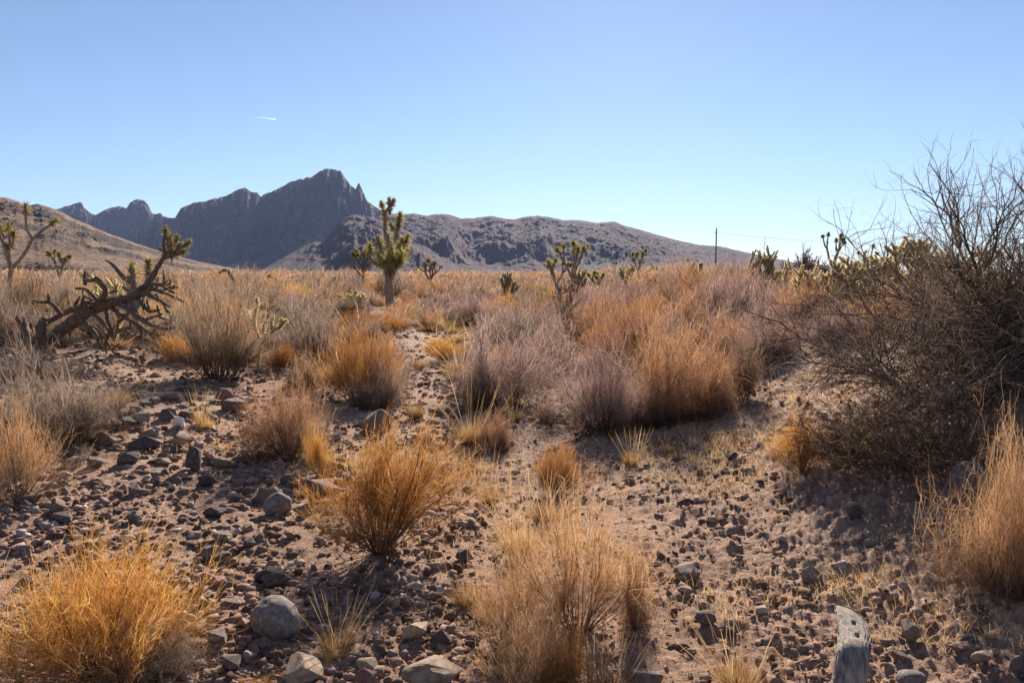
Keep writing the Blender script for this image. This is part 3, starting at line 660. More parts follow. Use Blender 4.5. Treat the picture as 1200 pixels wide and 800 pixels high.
ROCKS = [
 (320, 748, 62, 46, 'round', 'greyrock', 'large round boulder with a smooth brownish grey top, left of the broom bush shadow', 'boulder'),
 (307, 765, 20, 16, 'round', 'rock', 'small rock leaning on the front of the large round boulder', 'rock'),
 (320, 690, 38, 20, 'angular', 'darkrock', 'dark flat rock behind the large round boulder', 'rock'),
 (345, 800, 66, 34, 'angular', 'tanrock', 'tan rock below the large round boulder', 'rock'),
 (428, 806, 32, 28, 'angular', 'redrock', 'reddish pointed rock at the bottom edge', 'rock'),
 (432, 784, 36, 14, 'angular', 'tanrock', 'small flat tan stone above the reddish pointed rock', 'rock'),
 (505, 806, 84, 38, 'angular', 'tanrock', 'broad pale tan slab at the bottom edge', 'rock'),
 (458, 806, 32, 18, 'angular', 'greyrock', 'grey stone between the reddish rock and the tan slab', 'rock'),
 (760, 808, 52, 34, 'angular', 'rock', 'pointed brown rock at the bottom edge right of the stalky tuft', 'rock'),
 (292, 778, 24, 14, 'angular', 'greyrock', 'small bluish grey stone left of the tan rock', 'rock'),
 (324, 604, 32, 26, 'round', 'greyrock', 'rounded pale grey rock with dark speckles on the slope', 'rock'),
 (310, 588, 40, 20, 'angular', 'greyrock', 'pale grey slab just behind the rounded pale grey rock', 'rock'),
 (378, 588, 58, 40, 'angular', 'darkrock', 'dark rock half hidden by the broom bush', 'rock'),
 (438, 507, 42, 32, 'angular', 'rock', 'upright brown rock on the left side of the path', 'rock'),
 (226, 552, 26, 36, 'angular', 'darkrock', 'pointed dark rock standing upright on the slope', 'rock'),
 (250, 545, 26, 13, 'angular', 'rock', 'flat brown block right of the pointed dark rock', 'rock'),
 (240, 570, 26, 14, 'angular', 'darkrock', 'dark wedge in front of the pointed dark rock', 'rock'),
 (190, 546, 24, 10, 'angular', 'tanrock', 'flat pale topped stone left of the pointed dark rock', 'rock'),
 (205, 504, 20, 18, 'angular', 'whiterock', 'bright white angular rock on the slope', 'rock'),
 (163, 497, 26, 16, 'angular', 'greyrock', 'light grey slab near the top of the slope', 'rock'),
 (148, 502, 20, 20, 'angular', 'darkrock', 'dark upright slab left of the light grey slab', 'rock'),
 (138, 492, 22, 12, 'angular', 'greyrock', 'light grey rock left of the dark upright slab', 'rock'),
 (172, 516, 26, 14, 'angular', 'greyrock', 'grey stone below the light grey slab', 'rock'),
 (208, 522, 26, 18, 'angular', 'tanrock', 'tan stone under the white rock', 'rock'),
 (166, 528, 44, 16, 'angular', 'darkrock', 'long dark slab in the middle of the slope', 'rock'),
 (107, 548, 28, 16, 'angular', 'rock', 'brown slab at the left end of the slope', 'rock'),
 (80, 536, 26, 13, 'angular', 'rock', 'flat brown rock beside the grey bush', 'rock'),
 (64, 532, 18, 24, 'angular', 'greyrock', 'tilted grey rock at the foot of the grey bush', 'rock'),
 (180, 474, 20, 10, 'angular', 'greyrock', 'grey stone at the very top of the slope', 'rock'),
 (168, 478, 18, 12, 'angular', 'darkrock', 'dark stone beside the topmost grey one', 'rock'),
 (196, 470, 26, 10, 'angular', 'greyrock', 'thin grey slab under the tall brown shrub', 'rock'),
 (262, 470, 26, 20, 'angular', 'redrock', 'reddish brown rock under the tall brown shrub', 'rock'),
 (272, 484, 34, 20, 'angular', 'rock', 'brown rock right of the tall brown shrub', 'rock'),
 (218, 490, 18, 12, 'angular', 'rock', 'brown stone above the white rock', 'rock'),
 (70, 563, 24, 12, 'angular', 'tanrock', 'small tan rock below the grey bush', 'rock'),
 (62, 604, 24, 16, 'angular', 'tanrock', 'tan rock above the orange corner bush', 'rock'),
 (28, 590, 36, 14, 'angular', 'rock', 'flat brown rock at the left edge under the orange bush', 'rock'),
 (153, 582, 24, 16, 'angular', 'rock', 'brown rock in the middle of the gravel', 'rock'),
 (152, 614, 22, 16, 'angular', 'rock', 'blocky brown rock above the orange corner bush', 'rock'),
 (250, 608, 28, 14, 'angular', 'darkrock', 'dark flat rock in the gravel left of the pale grey rocks', 'rock'),
 (283, 560, 22, 10, 'angular', 'rock', 'low brown stone behind the pale grey slab', 'rock'),
 (336, 566, 16, 12, 'round', 'rock', 'round brown cobble right of the pale grey slab', 'rock'),
 (283, 544, 14, 10, 'round', 'rock', 'small round cobble at the right end of the slope', 'rock'),
 (804, 681, 48, 25, 'angular', 'rock', 'broad brown rock right of the middle orange bush', 'rock'),
 (953, 682, 27, 25, 'angular', 'greyrock', 'square grey rock on the dirt above the bleached stump', 'rock'),
 (858, 541, 18, 14, 'angular', 'darkrock', 'dark stone at the edge of the thicket shadow', 'rock'),
 (872, 588, 20, 9, 'angular', 'tanrock', 'low tan stone in the middle of the bare bank', 'rock'),
 (1066, 752, 32, 28, 'angular', 'tanrock', 'tan rock right of the bleached stump', 'rock'),
 (1055, 780, 26, 18, 'angular', 'rock', 'brown rock below the tan rock beside the stump', 'rock'),
 (1072, 806, 34, 18, 'round', 'greyrock', 'smooth grey cobble at the bottom edge right of the stump', 'rock'),
 (1158, 785, 34, 18, 'angular', 'tanrock', 'pale tan rock near the lower right corner', 'rock'),
 (1137, 758, 24, 14, 'angular', 'greyrock', 'grey stone between the tan rocks near the lower right corner', 'rock'),
 (1195, 792, 20, 20, 'angular', 'rock', 'brown rock cut by the right edge of the picture', 'rock'),
 (1021, 642, 14, 10, 'round', 'greyrock', 'small round stone on the shaded bank', 'rock'),
 (1042, 642, 10, 10, 'round', 'tanrock', 'small golden brown stone on the shaded bank', 'rock'),
 (1004, 610, 22, 20, 'angular', 'darkrock', 'dark rock at the edge of the shaded bank', 'rock'),
 (1140, 588, 42, 46, 'round', 'greyrock', 'bluish grey boulder in the shade of the bare tree', 'boulder'),
 (1128, 640, 14, 26, 'angular', 'greyrock', 'narrow pale rock in the shade below the bluish boulder', 'rock'),
 (828, 738, 24, 14, 'round', 'rock', 'round brown stone above the golden tuft by the stump', 'rock'),
 (545, 655, 24, 15, 'angular', 'darkrock', 'dark stone in the path left of the middle orange bush', 'rock'),
 (915, 418, 30, 16, 'angular', 'darkrock', 'dark rock under the bush on the small mound', 'rock'),
 (553, 365, 30, 9, 'angular', 'darkrock', 'dark low rock in the far clearing', 'rock'),
]
for r in ROCKS: rock(*r[:7], name=r[7], group=None)
smats = ['rock', 'darkrock', 'greyrock', 'tanrock', 'redrock', 'rock']
SL = {'rock': 'small brown angular rock lying in the gravel', 'darkrock': 'small dark angular rock lying in the gravel', 'greyrock': 'small grey angular rock lying in the gravel', 'tanrock': 'small tan angular rock lying in the gravel', 'redrock': 'small reddish angular rock lying in the gravel'}
k = 0
while k < 235:
    u = rng.random()
    if u < .78: px = rng.uniform(0, 400); py = rng.uniform(455, 790)
    elif u < .93: px = rng.uniform(400, 800); py = rng.uniform(470, 800)
    else: px = rng.uniform(800, 1200); py = rng.uniform(600, 800)
    if px > 400 and rng.random() < .45: continue
    x, y = ground_at(px, py)
    if any((a - x) ** 2 + (b - y) ** 2 < (q * .9) ** 2 for a, b, q in OCCR): continue
    mt = smats[int(rng.integers(0, 6))]; W = (.035 + .12 * rng.random() ** 2.2) * (1.25 if py < 560 else 1) / y * FPX
    rock(px, py, W, W * rng.uniform(.4, .8), 'angular', mt, SL[mt], 'small %ss of the gravel' % SL[mt].split(' angular')[0].replace('small ', '') , xy=(x, y), sink=.3); k += 1

# gravel: uncountable pebbles
def gravel(name, N, smin, smax, mats, seed, label, dens):
    rg = np.random.default_rng(seed)
    t = (1 + 5 ** .5) / 2
    iv = nrm(np.array([(-1, t, 0), (1, t, 0), (-1, -t, 0), (1, -t, 0), (0, -1, t), (0, 1, t), (0, -1, -t), (0, 1, -t), (t, 0, -1), (t, 0, 1), (-t, 0, -1), (-t, 0, 1)], float))
    fi = np.array([(0, 11, 5), (0, 5, 1), (0, 1, 7), (0, 7, 10), (0, 10, 11), (1, 5, 9), (5, 11, 4), (11, 10, 2), (10, 7, 6), (7, 1, 8), (3, 9, 4), (3, 4, 2), (3, 2, 6), (3, 6, 8), (3, 8, 9), (4, 9, 5), (2, 4, 11), (6, 2, 10), (8, 6, 7), (9, 8, 1)])
    d = np.exp(rg.uniform(math.log(2.2), math.log(22), N * 2)); a = np.radians(rg.uniform(-52, 52, N * 2)); x = d * np.sin(a); y = d * np.cos(a)
    keep = rg.random(N * 2) < dens(x, y); x = x[keep][:N]; y = y[keep][:N]; N = len(x); d = np.hypot(x, y)
    z = h_full(x, y); s = smin + (smax - smin) * rg.random(N) ** 6; s = s * np.clip(.6 + d / 9, .8, 1.8)
    V = iv[None] * (1 + .28 * rg.normal(size=(N, 12, 1)).clip(-1.5, 1.5)) * (s[:, None, None] * (.6 + .8 * rg.random((N, 1, 3))) * np.array([1, 1, .65]))
    ra = rg.random(N) * 6.283; c, s_ = np.cos(ra)[:, None], np.sin(ra)[:, None]
    V = np.stack([V[..., 0] * c - V[..., 1] * s_, V[..., 0] * s_ + V[..., 1] * c, V[..., 2]], 2) + np.stack([x, y, z + s * .15], 1)[:, None]
    F = (np.arange(N)[:, None, None] * 12 + fi[None]).reshape(-1, 3)
    me = mesh_np(name, V.reshape(-1, 3), [F], mats); o = mobj(name, me); return tag(o, label, 'gravel', kind='stuff')
M['pebble'] = plant_mat('pebbles', [(0, (0.11, 0.07, 0.05)), (0.3, (0.21, 0.14, 0.10)), (0.6, (0.31, 0.21, 0.155)), (0.88, (0.38, 0.28, 0.22)), (0.98, (0.46, 0.38, 0.32)), (1, (0.68, 0.62, 0.56))], 0.0)
leftd = lambda x, y: np.clip(.95 - (x + 0.5 + .02 * y) * 1.0, .12, 1) * np.clip(.45 + .9 * fbm(x / .8, y / .8, 3, 55), .12, 1)
gravel('gravel', 125000, .0032, .034, [M['pebble']], 5, 'loose brown and grey pebbles covering the ground', leftd)
M['clod'] = plant_mat('soil_clods', [(0, (0.24, 0.15, 0.105)), (0.5, (0.34, 0.22, 0.155)), (1, (0.44, 0.305, 0.22))], 0.0)
gravel('soil_clods', 60000, .003, .020, [M['clod']], 15, 'crumbs and clods of brown soil on the open ground', lambda x, y: np.clip(.35 + (x + .2) * .5, .25, 1) * np.clip(.4 + 1.0 * fbm(x / .5, y / .5, 3, 66), .1, 1))
# straw litter and low dry grass
def litter(N, seed):
    rg = np.random.default_rng(seed); d = np.exp(rg.uniform(math.log(2.4), math.log(20), N)); a = np.radians(rg.uniform(-40, 40, N)); x = d * np.sin(a); y = d * np.cos(a)
    keep = rg.random(N) < np.clip(.15 + 1.6 * fbm(x / .7, y / .7, 3, 91) + .45 * (np.abs(x - .1 * y) < 1.2), 0, 1); x = x[keep]; y = y[keep]; d = d[keep]; N = len(x); z = h_full(x, y)
    az = rg.random(N) * 6.283; el = np.abs(rg.normal(size=N)) * .25; L = rg.uniform(.015, .06, N) * np.clip(d / 6, .8, 2)
    dr = np.stack([np.cos(az) * np.cos(el), np.sin(az) * np.cos(el), np.sin(el)], 1); p = np.stack([x, y, z + .006], 1)
    P = np.stack([p, p + dr * L[:, None] * .5 + [0, 0, .003], p + dr * L[:, None]], 1); R = np.full((N, 3), .0011) * np.clip(d / 5, .8, 2.5)[:, None]
    V, F = strips(P, R, 2, rg); a = Acc(); a.add(V, F, 0, .8); o = mobj('litter', a.mesh('litter', [M['straw']])); tag(o, 'bits of dry straw strewn over the soil', 'litter', kind='stuff')
litter(34000, 8)
def low_grass(seed):
    rg = np.random.default_rng(seed); C = []
    patches = [(440, 540, 70, 18, 1500), (560, 560, 60, 30, 900), (850, 520, 60, 25, 1400), (640, 640, 50, 20, 600), (820, 560, 90, 30, 900), (1010, 690, 60, 25, 500), (480, 520, 40, 20, 500), (850, 700, 80, 30, 400), (960, 460, 50, 20, 700), (1100, 740, 80, 30, 400), (540, 420, 40, 25, 700), (500, 620, 50, 30, 400), (270, 520, 60, 20, 300)]
    for (px, py, sx, sy, n) in patches:
        for q in range(n // 6):
            ax = px + rg.normal() * sx * .6; ay = py + rg.normal() * sy * .6
            if ay < 350 or ay > 815: continue
            x, y = ground_at(ax, ay)
            for _ in range(6): C.append((x + rg.normal() * .03, y + rg.normal() * .03))
    C = np.array(C); x, y = C[:, 0], C[:, 1]; z = h_full(x, y); N = len(x); d = np.hypot(x, y)
    az = rg.random(N) * 6.283; pol = rg.random(N) * .9; dr = np.stack([np.cos(az) * np.sin(pol), np.sin(az) * np.sin(pol), np.cos(pol)], 1); L = rg.uniform(.02, .09, N)
    p = np.stack([x, y, z - .004], 1); P = np.stack([p, p + dr * L[:, None] * .55, p + dr * L[:, None] + np.stack([np.cos(az), np.sin(az), -np.ones(N) * .5], 1) * .01], 1)
    R = np.array([[1, .8, .3]]) * .0013 * np.clip(d / 5, .8, 2.5)[:, None]; V, F = strips(P, R, 2, rg); a = Acc(); a.add(V, F, 0, .8)
    tag(mobj('grass', a.mesh('grass', [M['straw']])), 'short dry grass growing thinly on the open soil', 'grass', kind='stuff')
low_grass(6)

# ------------------------------------------------------------------ limbs
def smooth_path(P, R, n=6):
    P = np.asarray(P, float); R = np.asarray(R, float)
    if len(P) == 2: t = np.linspace(0, 1, n + 1)[:, None]; return P[0] * (1 - t) + P[1] * t, (R[0] * (1 - t) + R[1] * t).ravel()
    Q = np.vstack([2 * P[0] - P[1], P, 2 * P[-1] - P[-2]]); out = []; ro = []
    for i in range(1, len(Q) - 2):
        for k in range(n):
            t = k / n; a, b, c, d = Q[i - 1], Q[i], Q[i + 1], Q[i + 2]
            out.append(.5 * ((2 * b) + (-a + c) * t + (2 * a - 5 * b + 4 * c - d) * t * t + (-a + 3 * b - 3 * c + d) * t ** 3)); ro.append(R[i - 1] * (1 - t) + R[i] * t)
    out.append(P[-1]); ro.append(R[-1]); return np.array(out), np.array(ro)
def limb(acc, P, R, rg, sides=9, rough=.12, n=6, mi=0, cap=True):
    P, R = smooth_path(P, R, n); K = len(P)
    T = np.gradient(P, axis=0); T = nrm(T); A = np.empty_like(P); r = nrm(np.cross(T[0], [0.3, 0.8, 0.5])); A[0] = r
    for k in range(1, K): A[k] = nrm(A[k - 1] - T[k] * np.dot(A[k - 1], T[k]))
    B = np.cross(T, A); an = np.arange(sides) / sides * 2 * math.pi
    rad = R[:, None] * (1 + rough * rg.normal(size=(K, sides)).clip(-2, 2))
    V = P[:, None] + (A[:, None] * np.cos(an)[:, None] + B[:, None] * np.sin(an)[:, None]) * rad[..., None]
    V = V.reshape(-1, 3); base = (np.arange(K - 1) * sides)[:, None]; k = np.arange(sides); k2 = (k + 1) % sides
    F = np.stack([base + k, base + k2, base + sides + k2, base + sides + k], 2).reshape(-1, 4)
    acc.add(V, F, mi)
    if cap:
        for e, off in ((K - 1, 1), (0, -1)):
            c = P[e] + T[e] * off * R[e] * .4; ring = V[e * sides:(e + 1) * sides]; Vc = np.vstack([ring, c]); Fc = np.array([(i, (i + 1) % sides, sides) for i in range(sides)])
            acc.add(Vc, Fc if off > 0 else Fc[:, ::-1], mi)
def leaves(acc, c, d, rg, n=70, L=.24, axis=.25, w=.011, mi=0, droop=0.0, lo=.2):
    """a head of stiff dagger leaves round the end of a branch"""
    c = np.asarray(c, float); d = nrm(np.asarray(d, float))
    s = rg.random(n); p = c - d * (axis * (1 - s))[:, None]
    r = rg.normal(size=(n, 3)); r = nrm(r - (r @ d)[:, None] * d)
    el = lo + (1.25 - lo) * s ** 1.3
    dr = nrm(r * np.cos(el)[:, None] + d * np.sin(el)[:, None] - np.array([0, 0, droop])); Lr = L * (.7 + .5 * rg.random(n))
    P = np.stack([p, p + dr * Lr[:, None] * .5, p + dr * Lr[:, None] - np.array([0, 0, .02])], 1); R = np.array([[1, .85, .12]]) * w * (.7 + .6 * rg.random((n, 1)))
    V, F = strips(P, R, 2, rg); acc.add(V, F, mi, 1.0)

# generic joshua tree in metres
def joshua(px, py, Hpx, label, seed, Y=None, nb=3, spread=.55, levels=2, lean=0., leafy=1.0, group=None, bare=False, name='joshua_tree', head=.30, trunk=.38):
    rg = np.random.default_rng(seed)
    if Y is None: x, y = ground_at(px, py)
    else: x, y = (px - 600) / FPX * Y, Y
    z = hz(x, y) - .1; H = CZ + (HOR - (py - Hpx)) / FPX * y - z
    head *= min(1.0, max(.38, H / 4.2))
    e = empty(name, (x, y, z), label, 'tree', group); tr = Acc(); cr = Acc()
    r0 = max(.035, H * .03)
    def rec(p, d, L, r, lv):
        mid = p + d * L * .5 + rg.normal(size=3) * L * .06; q = p + d * L + rg.normal(size=3) * L * .05
        limb(tr, [p, mid, q], [r, r * .88, r * .78], rg, 7, .10, 3)
        dd = nrm(q - mid)
        if lv == 0:
            if not bare or rg.random() < .25:
                leaves(cr, q + dd * .08, dd, rg, int(130 * leafy), head * .95, head * .7, .0085 * max(1, y / 22), 0, 0, -.3)
            if not bare: leaves(cr, q - dd * .15, dd, rg, int(40 * leafy), head * .45, head * 1.6, .009 * max(1, y / 22), 1, .5, -1.1)
            return
        m = nb if lv == levels else int(rg.integers(2, 4))
        a0 = rg.random() * 6.28
        for k in range(m):
            a = a0 + k * 6.28 / m + rg.normal() * .3; s = spread * (.7 + .6 * rg.random())
            nd = nrm(d * .9 + np.array([math.cos(a) * s, math.sin(a) * s, .25]))
            rec(q - dd * r * .4, nd, L * rg.uniform(.62, .85) * (1 if lv > 1 else .9), r * .68, lv - 1)
    tot = 1 + sum(.75 ** k for k in range(1, levels + 1)) * .85
    rec(np.zeros(3), nrm(np.array([lean, rg.normal() * .05, 1.0])), H * trunk, r0, levels)
    mobj('trunk', tr.mesh('trunk', [M['deadbark'] if bare else M['bark']], True), e)
    if cr.n: mobj('crown', cr.mesh('crown', [M['leaf'], M['deadleaf']]), e)
    return e

# the near joshua tree, from the photo
def px_limb(acc, pts, Y, rg, org, sides=8, rough=.1, scale=1.0, n=5, **kw):
    P = []; R = []
    for t in pts:
        px, py, r = t[:3]; dy = t[3] if len(t) > 3 else 0.0
        P.append(at(px, py, Y + dy) - org); R.append(r * Y / FPX * scale)
    limb(acc, P, R, rg, sides, rough, n, **kw); return P
rg = np.random.default_rng(5)
jx, jy = ground_at(457, 369); jz = hf(jx, jy); org = np.array([jx, jy, jz])
e = empty('joshua_tree', org, 'tallest joshua tree with a thick straight trunk standing alone left of centre', 'tree')
tr = Acc(); cr = Acc(); Yj = jy
px_limb(tr, [(457.5, 372, 5.4), (456.5, 345, 4.9), (455.5, 325, 4.6), (455, 308, 4.8)], Yj, rg, org, 12, .06)
for pts in ([(455, 312, 3.4), (453, 290, 2.3, .1), (451, 270, 1.9, .2), (451.5, 256, 1.9, .2), (451, 248, 2.0, .2)], [(451, 250, 1.6, .2), (448, 243, 1.2, .3), (447, 240, 1.0, .3)], [(451.5, 250, 1.6, .2), (455.5, 243, 1.2, 0), (456, 237, 1, 0)], [(455, 244, 1.2, 0), (460, 240, 1, 0), (461, 237, .9, 0)],
            [(457, 308, 3.0), (461, 295, 2.0, -.3), (464, 278, 1.6, -.3), (467, 262, 1.5, -.3), (468.5, 253, 1.3, -.3)], [(465.5, 270, 1.2, -.3), (461, 266, 1, -.2), (458, 265, 1, -.2)],
            [(453, 313, 2.6), (443, 311, 2.0, .4), (436, 306, 1.6, .6), (433, 300, 1.3, .6), (433.5, 290, 1.3, .6)], [(452, 300, 2, -.5), (447, 291, 1.5, -.6), (444, 284, 1.3, -.6)], [(454, 298, 2, .5), (455, 285, 1.5, .6), (455, 279, 1.3, .6)],
            [(459, 305, 2.2, .4), (467, 294, 1.6, .6), (471, 284, 1.4, .6)], [(470, 287, 1.3, .6), (475, 282, 1.1, .7), (478, 279, 1, .7)],
            [(457, 309, 2.8, -.4), (466, 304, 2.2, -.7), (471, 300, 1.8, -.8)], [(457, 309, 2.8, 0), (468, 302, 2.2, .3), (476, 297, 1.6, .3)], [(454, 309, 2.8, -.5), (447, 305, 2.2, -.7), (444, 301, 1.8, -.7)], [(456, 308, 2.8, -.6), (458, 300, 2.2, -1), (459, 295, 2, -1)]):
    px_limb(tr, pts, Yj, rg, org, 7, .1)
def jl(px, py, dy, d, size, n=80, dead=True):
    c = at(px, py, Yj + dy) - org
    leaves(cr, c, d, rg, int(n * 1.5), .20 * size, .20 * size, .0085, 0, 0, -.2)
    if dead: leaves(cr, c - nrm(np.array(d, float)) * .22 * size, d, rg, n // 2, .15 * size, .3 * size, .014, 1, .5, -1.1)
for t in [(447, 238, .3, (-.3, 0, 1), .7), (456, 234, 0, (0, 0, 1), .7), (461, 235.5, 0, (.3, 0, 1), .7), (451.5, 248, .2, (0, 0, 1), .9), (469, 251, -.3, (.1, 0, 1), .8), (467, 258, -.3, (.1, 0, 1), .9), (458, 263, -.2, (-.5, 0, 1), .8),
          (433.5, 287, .6, (-.1, 0, 1), 1.0), (444, 281, -.6, (-.3, 0, 1), 1.0), (455, 276, .6, (0, 0, 1), 1.0), (471, 281, .6, (.2, 0, 1), .9), (478, 277, .7, (.4, 0, 1), .9), (438, 305, .5, (-.8, 0, .5), .8),
          (444, 299, -.7, (-.5, -.4, 1), 1.35), (450, 305, -.9, (-.3, -.8, .8), 1.35), (459, 292, -1, (0, -.5, 1), 1.35), (460, 303, -1.1, (.1, -.9, .5), 1.35), (471, 297, -.8, (.5, -.4, .9), 1.35), (476, 294, .3, (.7, 0, .9), 1.35), (470, 306, -.9, (.6, -.5, .4), 1.3), (466, 290, .2, (.3, 0, 1), 1.3), (448, 293, .3, (-.3, .3, 1), 1.2), (456, 298, .6, (0, .6, 1), 1.3)]:
    jl(*t, n=110)
mobj('trunk', tr.mesh('trunk', [M['bark']], True), e); mobj('crown', cr.mesh('crown', [M['leaf'], M['deadleaf']]), e)

# the fallen tree
rg = np.random.default_rng(9)
fx, fy = ground_at(52, 414); Yf = fy; org = np.array([fx, fy, hf(fx, fy)])
e = empty('fallen_tree', org, 'dead tree leaning low to the right, many broken stubs, green leaf heads at its tip', 'tree')
tr = Acc()
LIMBS = [
 [(50, 418, 12), (58, 404, 10), (68, 391, 9), (87, 376, 9), (107, 363, 8.5), (129, 355, 8), (147, 351, 7), (163, 343, 6), (176, 329, 4.2), (185, 313, 3.2), (193, 299, 2.6)],
 [(193, 300, 2.8), (192, 285, 2.4), (194, 270, 2.2)], [(193, 300, 2.8), (202, 290, 2.4), (208, 280, 2)], [(197, 297, 2.6), (212, 290, 2.2), (221, 285, 2)], [(191, 303, 2.6), (206, 299, 2.2), (216, 296, 2)],
 [(48, 414, 10), (36, 398, 7.5), (28, 385, 5), (22, 376, 3.2), (20, 370, 1.5)], [(30, 388, 3.5), (29, 378, 2.2), (28, 372, 1.4)], [(42, 404, 6), (38, 388, 3, .2), (36, 378, 1.8, .2)],
 [(50, 408, 9), (48, 392, 7, -.3), (50, 378, 5.5, -.3), (54, 372, 3, -.3)],
 [(52, 379, 5), (70, 370, 4.5, .2), (89, 361, 5, .2), (118, 355, 5, .1)],
 [(72, 368, 4, -.1), (64, 359, 3.2, -.3), (57, 354, 3, -.3), (45, 354, 2.2, -.4), (40, 352, 1, -.4)], [(58, 355, 2.8, -.3), (57, 347, 2.4, -.3), (57, 344, 1.6, -.3)],
 [(119, 354, 5), (124, 341, 4.3, -.3), (119, 332, 4, -.4), (112, 325, 3.6, -.4)], [(113, 327, 3.2, -.4), (105, 329, 2.8, -.4), (98, 328, 2.4, -.4)], [(100, 334, 3), (100, 325, 3), (100, 318, 2.4)],
 [(114, 352, 3.4, -.2), (108, 345, 3, -.3), (100, 339, 2.4, -.3), (89, 338, 2, -.3)], [(88, 358, 3), (91, 352, 2, -.2), (94, 347, 1, -.2)], [(96, 357, 2.4), (97, 350, 1.6), (99, 346, 1)],
 [(165, 342, 4), (184, 350, 2.8, -.5), (199, 359, 2.2, -.8)], [(172, 334, 4), (184, 340, 3.2, -.2), (197, 345, 2.8, -.2), (208, 350, 2.2, -.2), (216, 354, 1.6, -.2)], [(190, 342, 3, .2), (198, 338, 3.2, .3), (206, 336, 3, .3)],
 [(140, 356, 5), (151, 362, 4, -.5), (165, 374, 3.6, -.7), (181, 382, 3.2, -.8), (196, 385, 2.6, -.9), (206, 384, 1.6, -.9)], [(163, 350, 4), (170, 360, 3, -.4), (176, 365, 2.4, -.5), (187, 363, 1.6, -.6)],
 [(130, 360, 4), (149, 373, 3.6, -.2), (163, 381, 3, -.3), (172, 388, 2.2, -.3), (183, 392, 1.4, -.3)], [(163, 381, 3, -.3), (166, 390, 2.6, -.3), (166, 400, 2, -.3)],
 [(156, 360, 3.2), (148, 370, 2.8, .2), (139, 378, 2.4, .3), (137, 386, 1.8, .3)],
 [(122, 358, 3.8), (126, 372, 3.2), (129, 388, 2.8), (124, 400, 2.6), (125, 412, 2), (124, 423, 1.4)], [(129, 390, 2.8), (142, 386, 2.2, -.2), (156, 384, 1.6, -.3)], [(126, 400, 2.4), (133, 412, 1.8, -.2), (141, 423, 1.2, -.3)],
 [(92, 372, 3.6), (104, 382, 3.2, -.3), (112, 391, 2.8, -.4), (117, 405, 2.4, -.4)], [(108, 366, 3.2), (118, 376, 2.6, -.4), (128, 387, 2.2, -.3)], [(80, 378, 3), (81, 388, 2.2, -.2), (83, 397, 1.4, -.2)],
 [(176, 340, 3), (183, 333, 2.6, .3), (186, 325, 2, .4)], [(182, 346, 2.6, -.3), (190, 352, 2.2, -.5), (196, 366, 1.6, -.6)], [(160, 345, 3.4, .3), (150, 340, 2.8, .5), (144, 336, 2.2, .6)], [(168, 376, 2.6, -.7), (178, 372, 2.2, -.8), (190, 368, 1.5, -.9)],
 [(150, 352, 3), (158, 362, 2.2, -.6), (160, 372, 1.6, -.8)], [(176, 332, 3), (190, 333, 2.2, -.4), (196, 330, 1.6, -.5)], [(112, 352, 3, .3), (122, 345, 2.2, .6), (138, 341, 1.6, .8)]]
stubs = Acc()
for pts in LIMBS:
    small = pts[0][2] < 6
    k = px_limb(tr, pts, Yf, rg, org, 9, .15, .66 if small else .80)
    for a_, b_ in zip(k[:-1], k[1:]):
        L_ = np.linalg.norm(b_ - a_); ns = int(150 * L_); t_ = rg.random(ns)[:, None]; c_ = a_ * (1 - t_) + b_ * t_; dd = nrm(b_ - a_); rv = rg.normal(size=(ns, 3)); rv = nrm(rv - (rv @ dd)[:, None] * dd)
        rr_ = pts[0][2] * Yf / FPX * .5; s0 = c_ + rv * rr_ * .5; V_, F_ = strips(np.stack([s0, s0 + nrm(rv - dd * .8) * rg.uniform(.02, .05, (ns, 1)) + rv * rr_ * .5], 1), np.tile([[.004, .0012]], (ns, 1)), 2, rg); stubs.add(V_, F_, 0, 1)
for _ in range(46):
    pts = LIMBS[int(rg.integers(17, len(LIMBS)))]; i_ = int(rg.integers(0, len(pts) - 1)); t_ = rg.random(); a_, b_ = pts[i_], pts[i_ + 1]
    px_, py_ = a_[0] * (1 - t_) + b_[0] * t_, a_[1] * (1 - t_) + b_[1] * t_; dy_ = (a_[3] if len(a_) > 3 else 0); an_ = rg.uniform(-.5, 1.9) if rg.random() < .7 else rg.random() * 6.28; L_ = rg.uniform(6, 17)
    px_limb(tr, [(px_, py_, 1.7, dy_), (px_ + math.cos(an_) * L_ * .6, py_ - math.sin(an_ - .6) * L_ * .6, 1.4, dy_ + rg.normal() * .15), (px_ + math.cos(an_) * L_, py_ - math.sin(an_ - .3) * L_, 1.0, dy_ + rg.normal() * .25)], Yf, rg, org, 6, .15, .9, 3)
mobj('trunk', tr.mesh('trunk', [M['deadbark']], True), e); mobj('dead_leaves', stubs.mesh('dead_leaves', [M['deadleaf']]), e)
cr = Acc()
for (px, py, dy, d, s) in [(194, 267, 0, (-.1, 0, 1), 1), (200, 276, .1, (.1, 0, 1), .9), (208, 277, 0, (.4, 0, 1), 1), (222, 283, 0, (.9, 0, .5), 1), (217, 294, 0, (1, 0, .1), 1), (188, 292, .1, (-1, 0, .5), .7), (211, 286, -.2, (.6, -.4, .6), .9), (201, 286, -.2, (.2, -.5, .8), .9), (195, 276, .1, (-.2, 0, 1), .9)]:
    c = at(px, py, Yf + dy) - org
    leaves(cr, c, d, rg, 120, .078 * s, .085 * s, .0036, 0, 0, -.1); leaves(cr, c - nrm(np.array(d, float)) * .12, d, rg, 50, .045, .14, .0045, 1, .3, -.9)
mobj('crown', cr.mesh('crown', [M['leaf'], M['deadleaf']]), e)

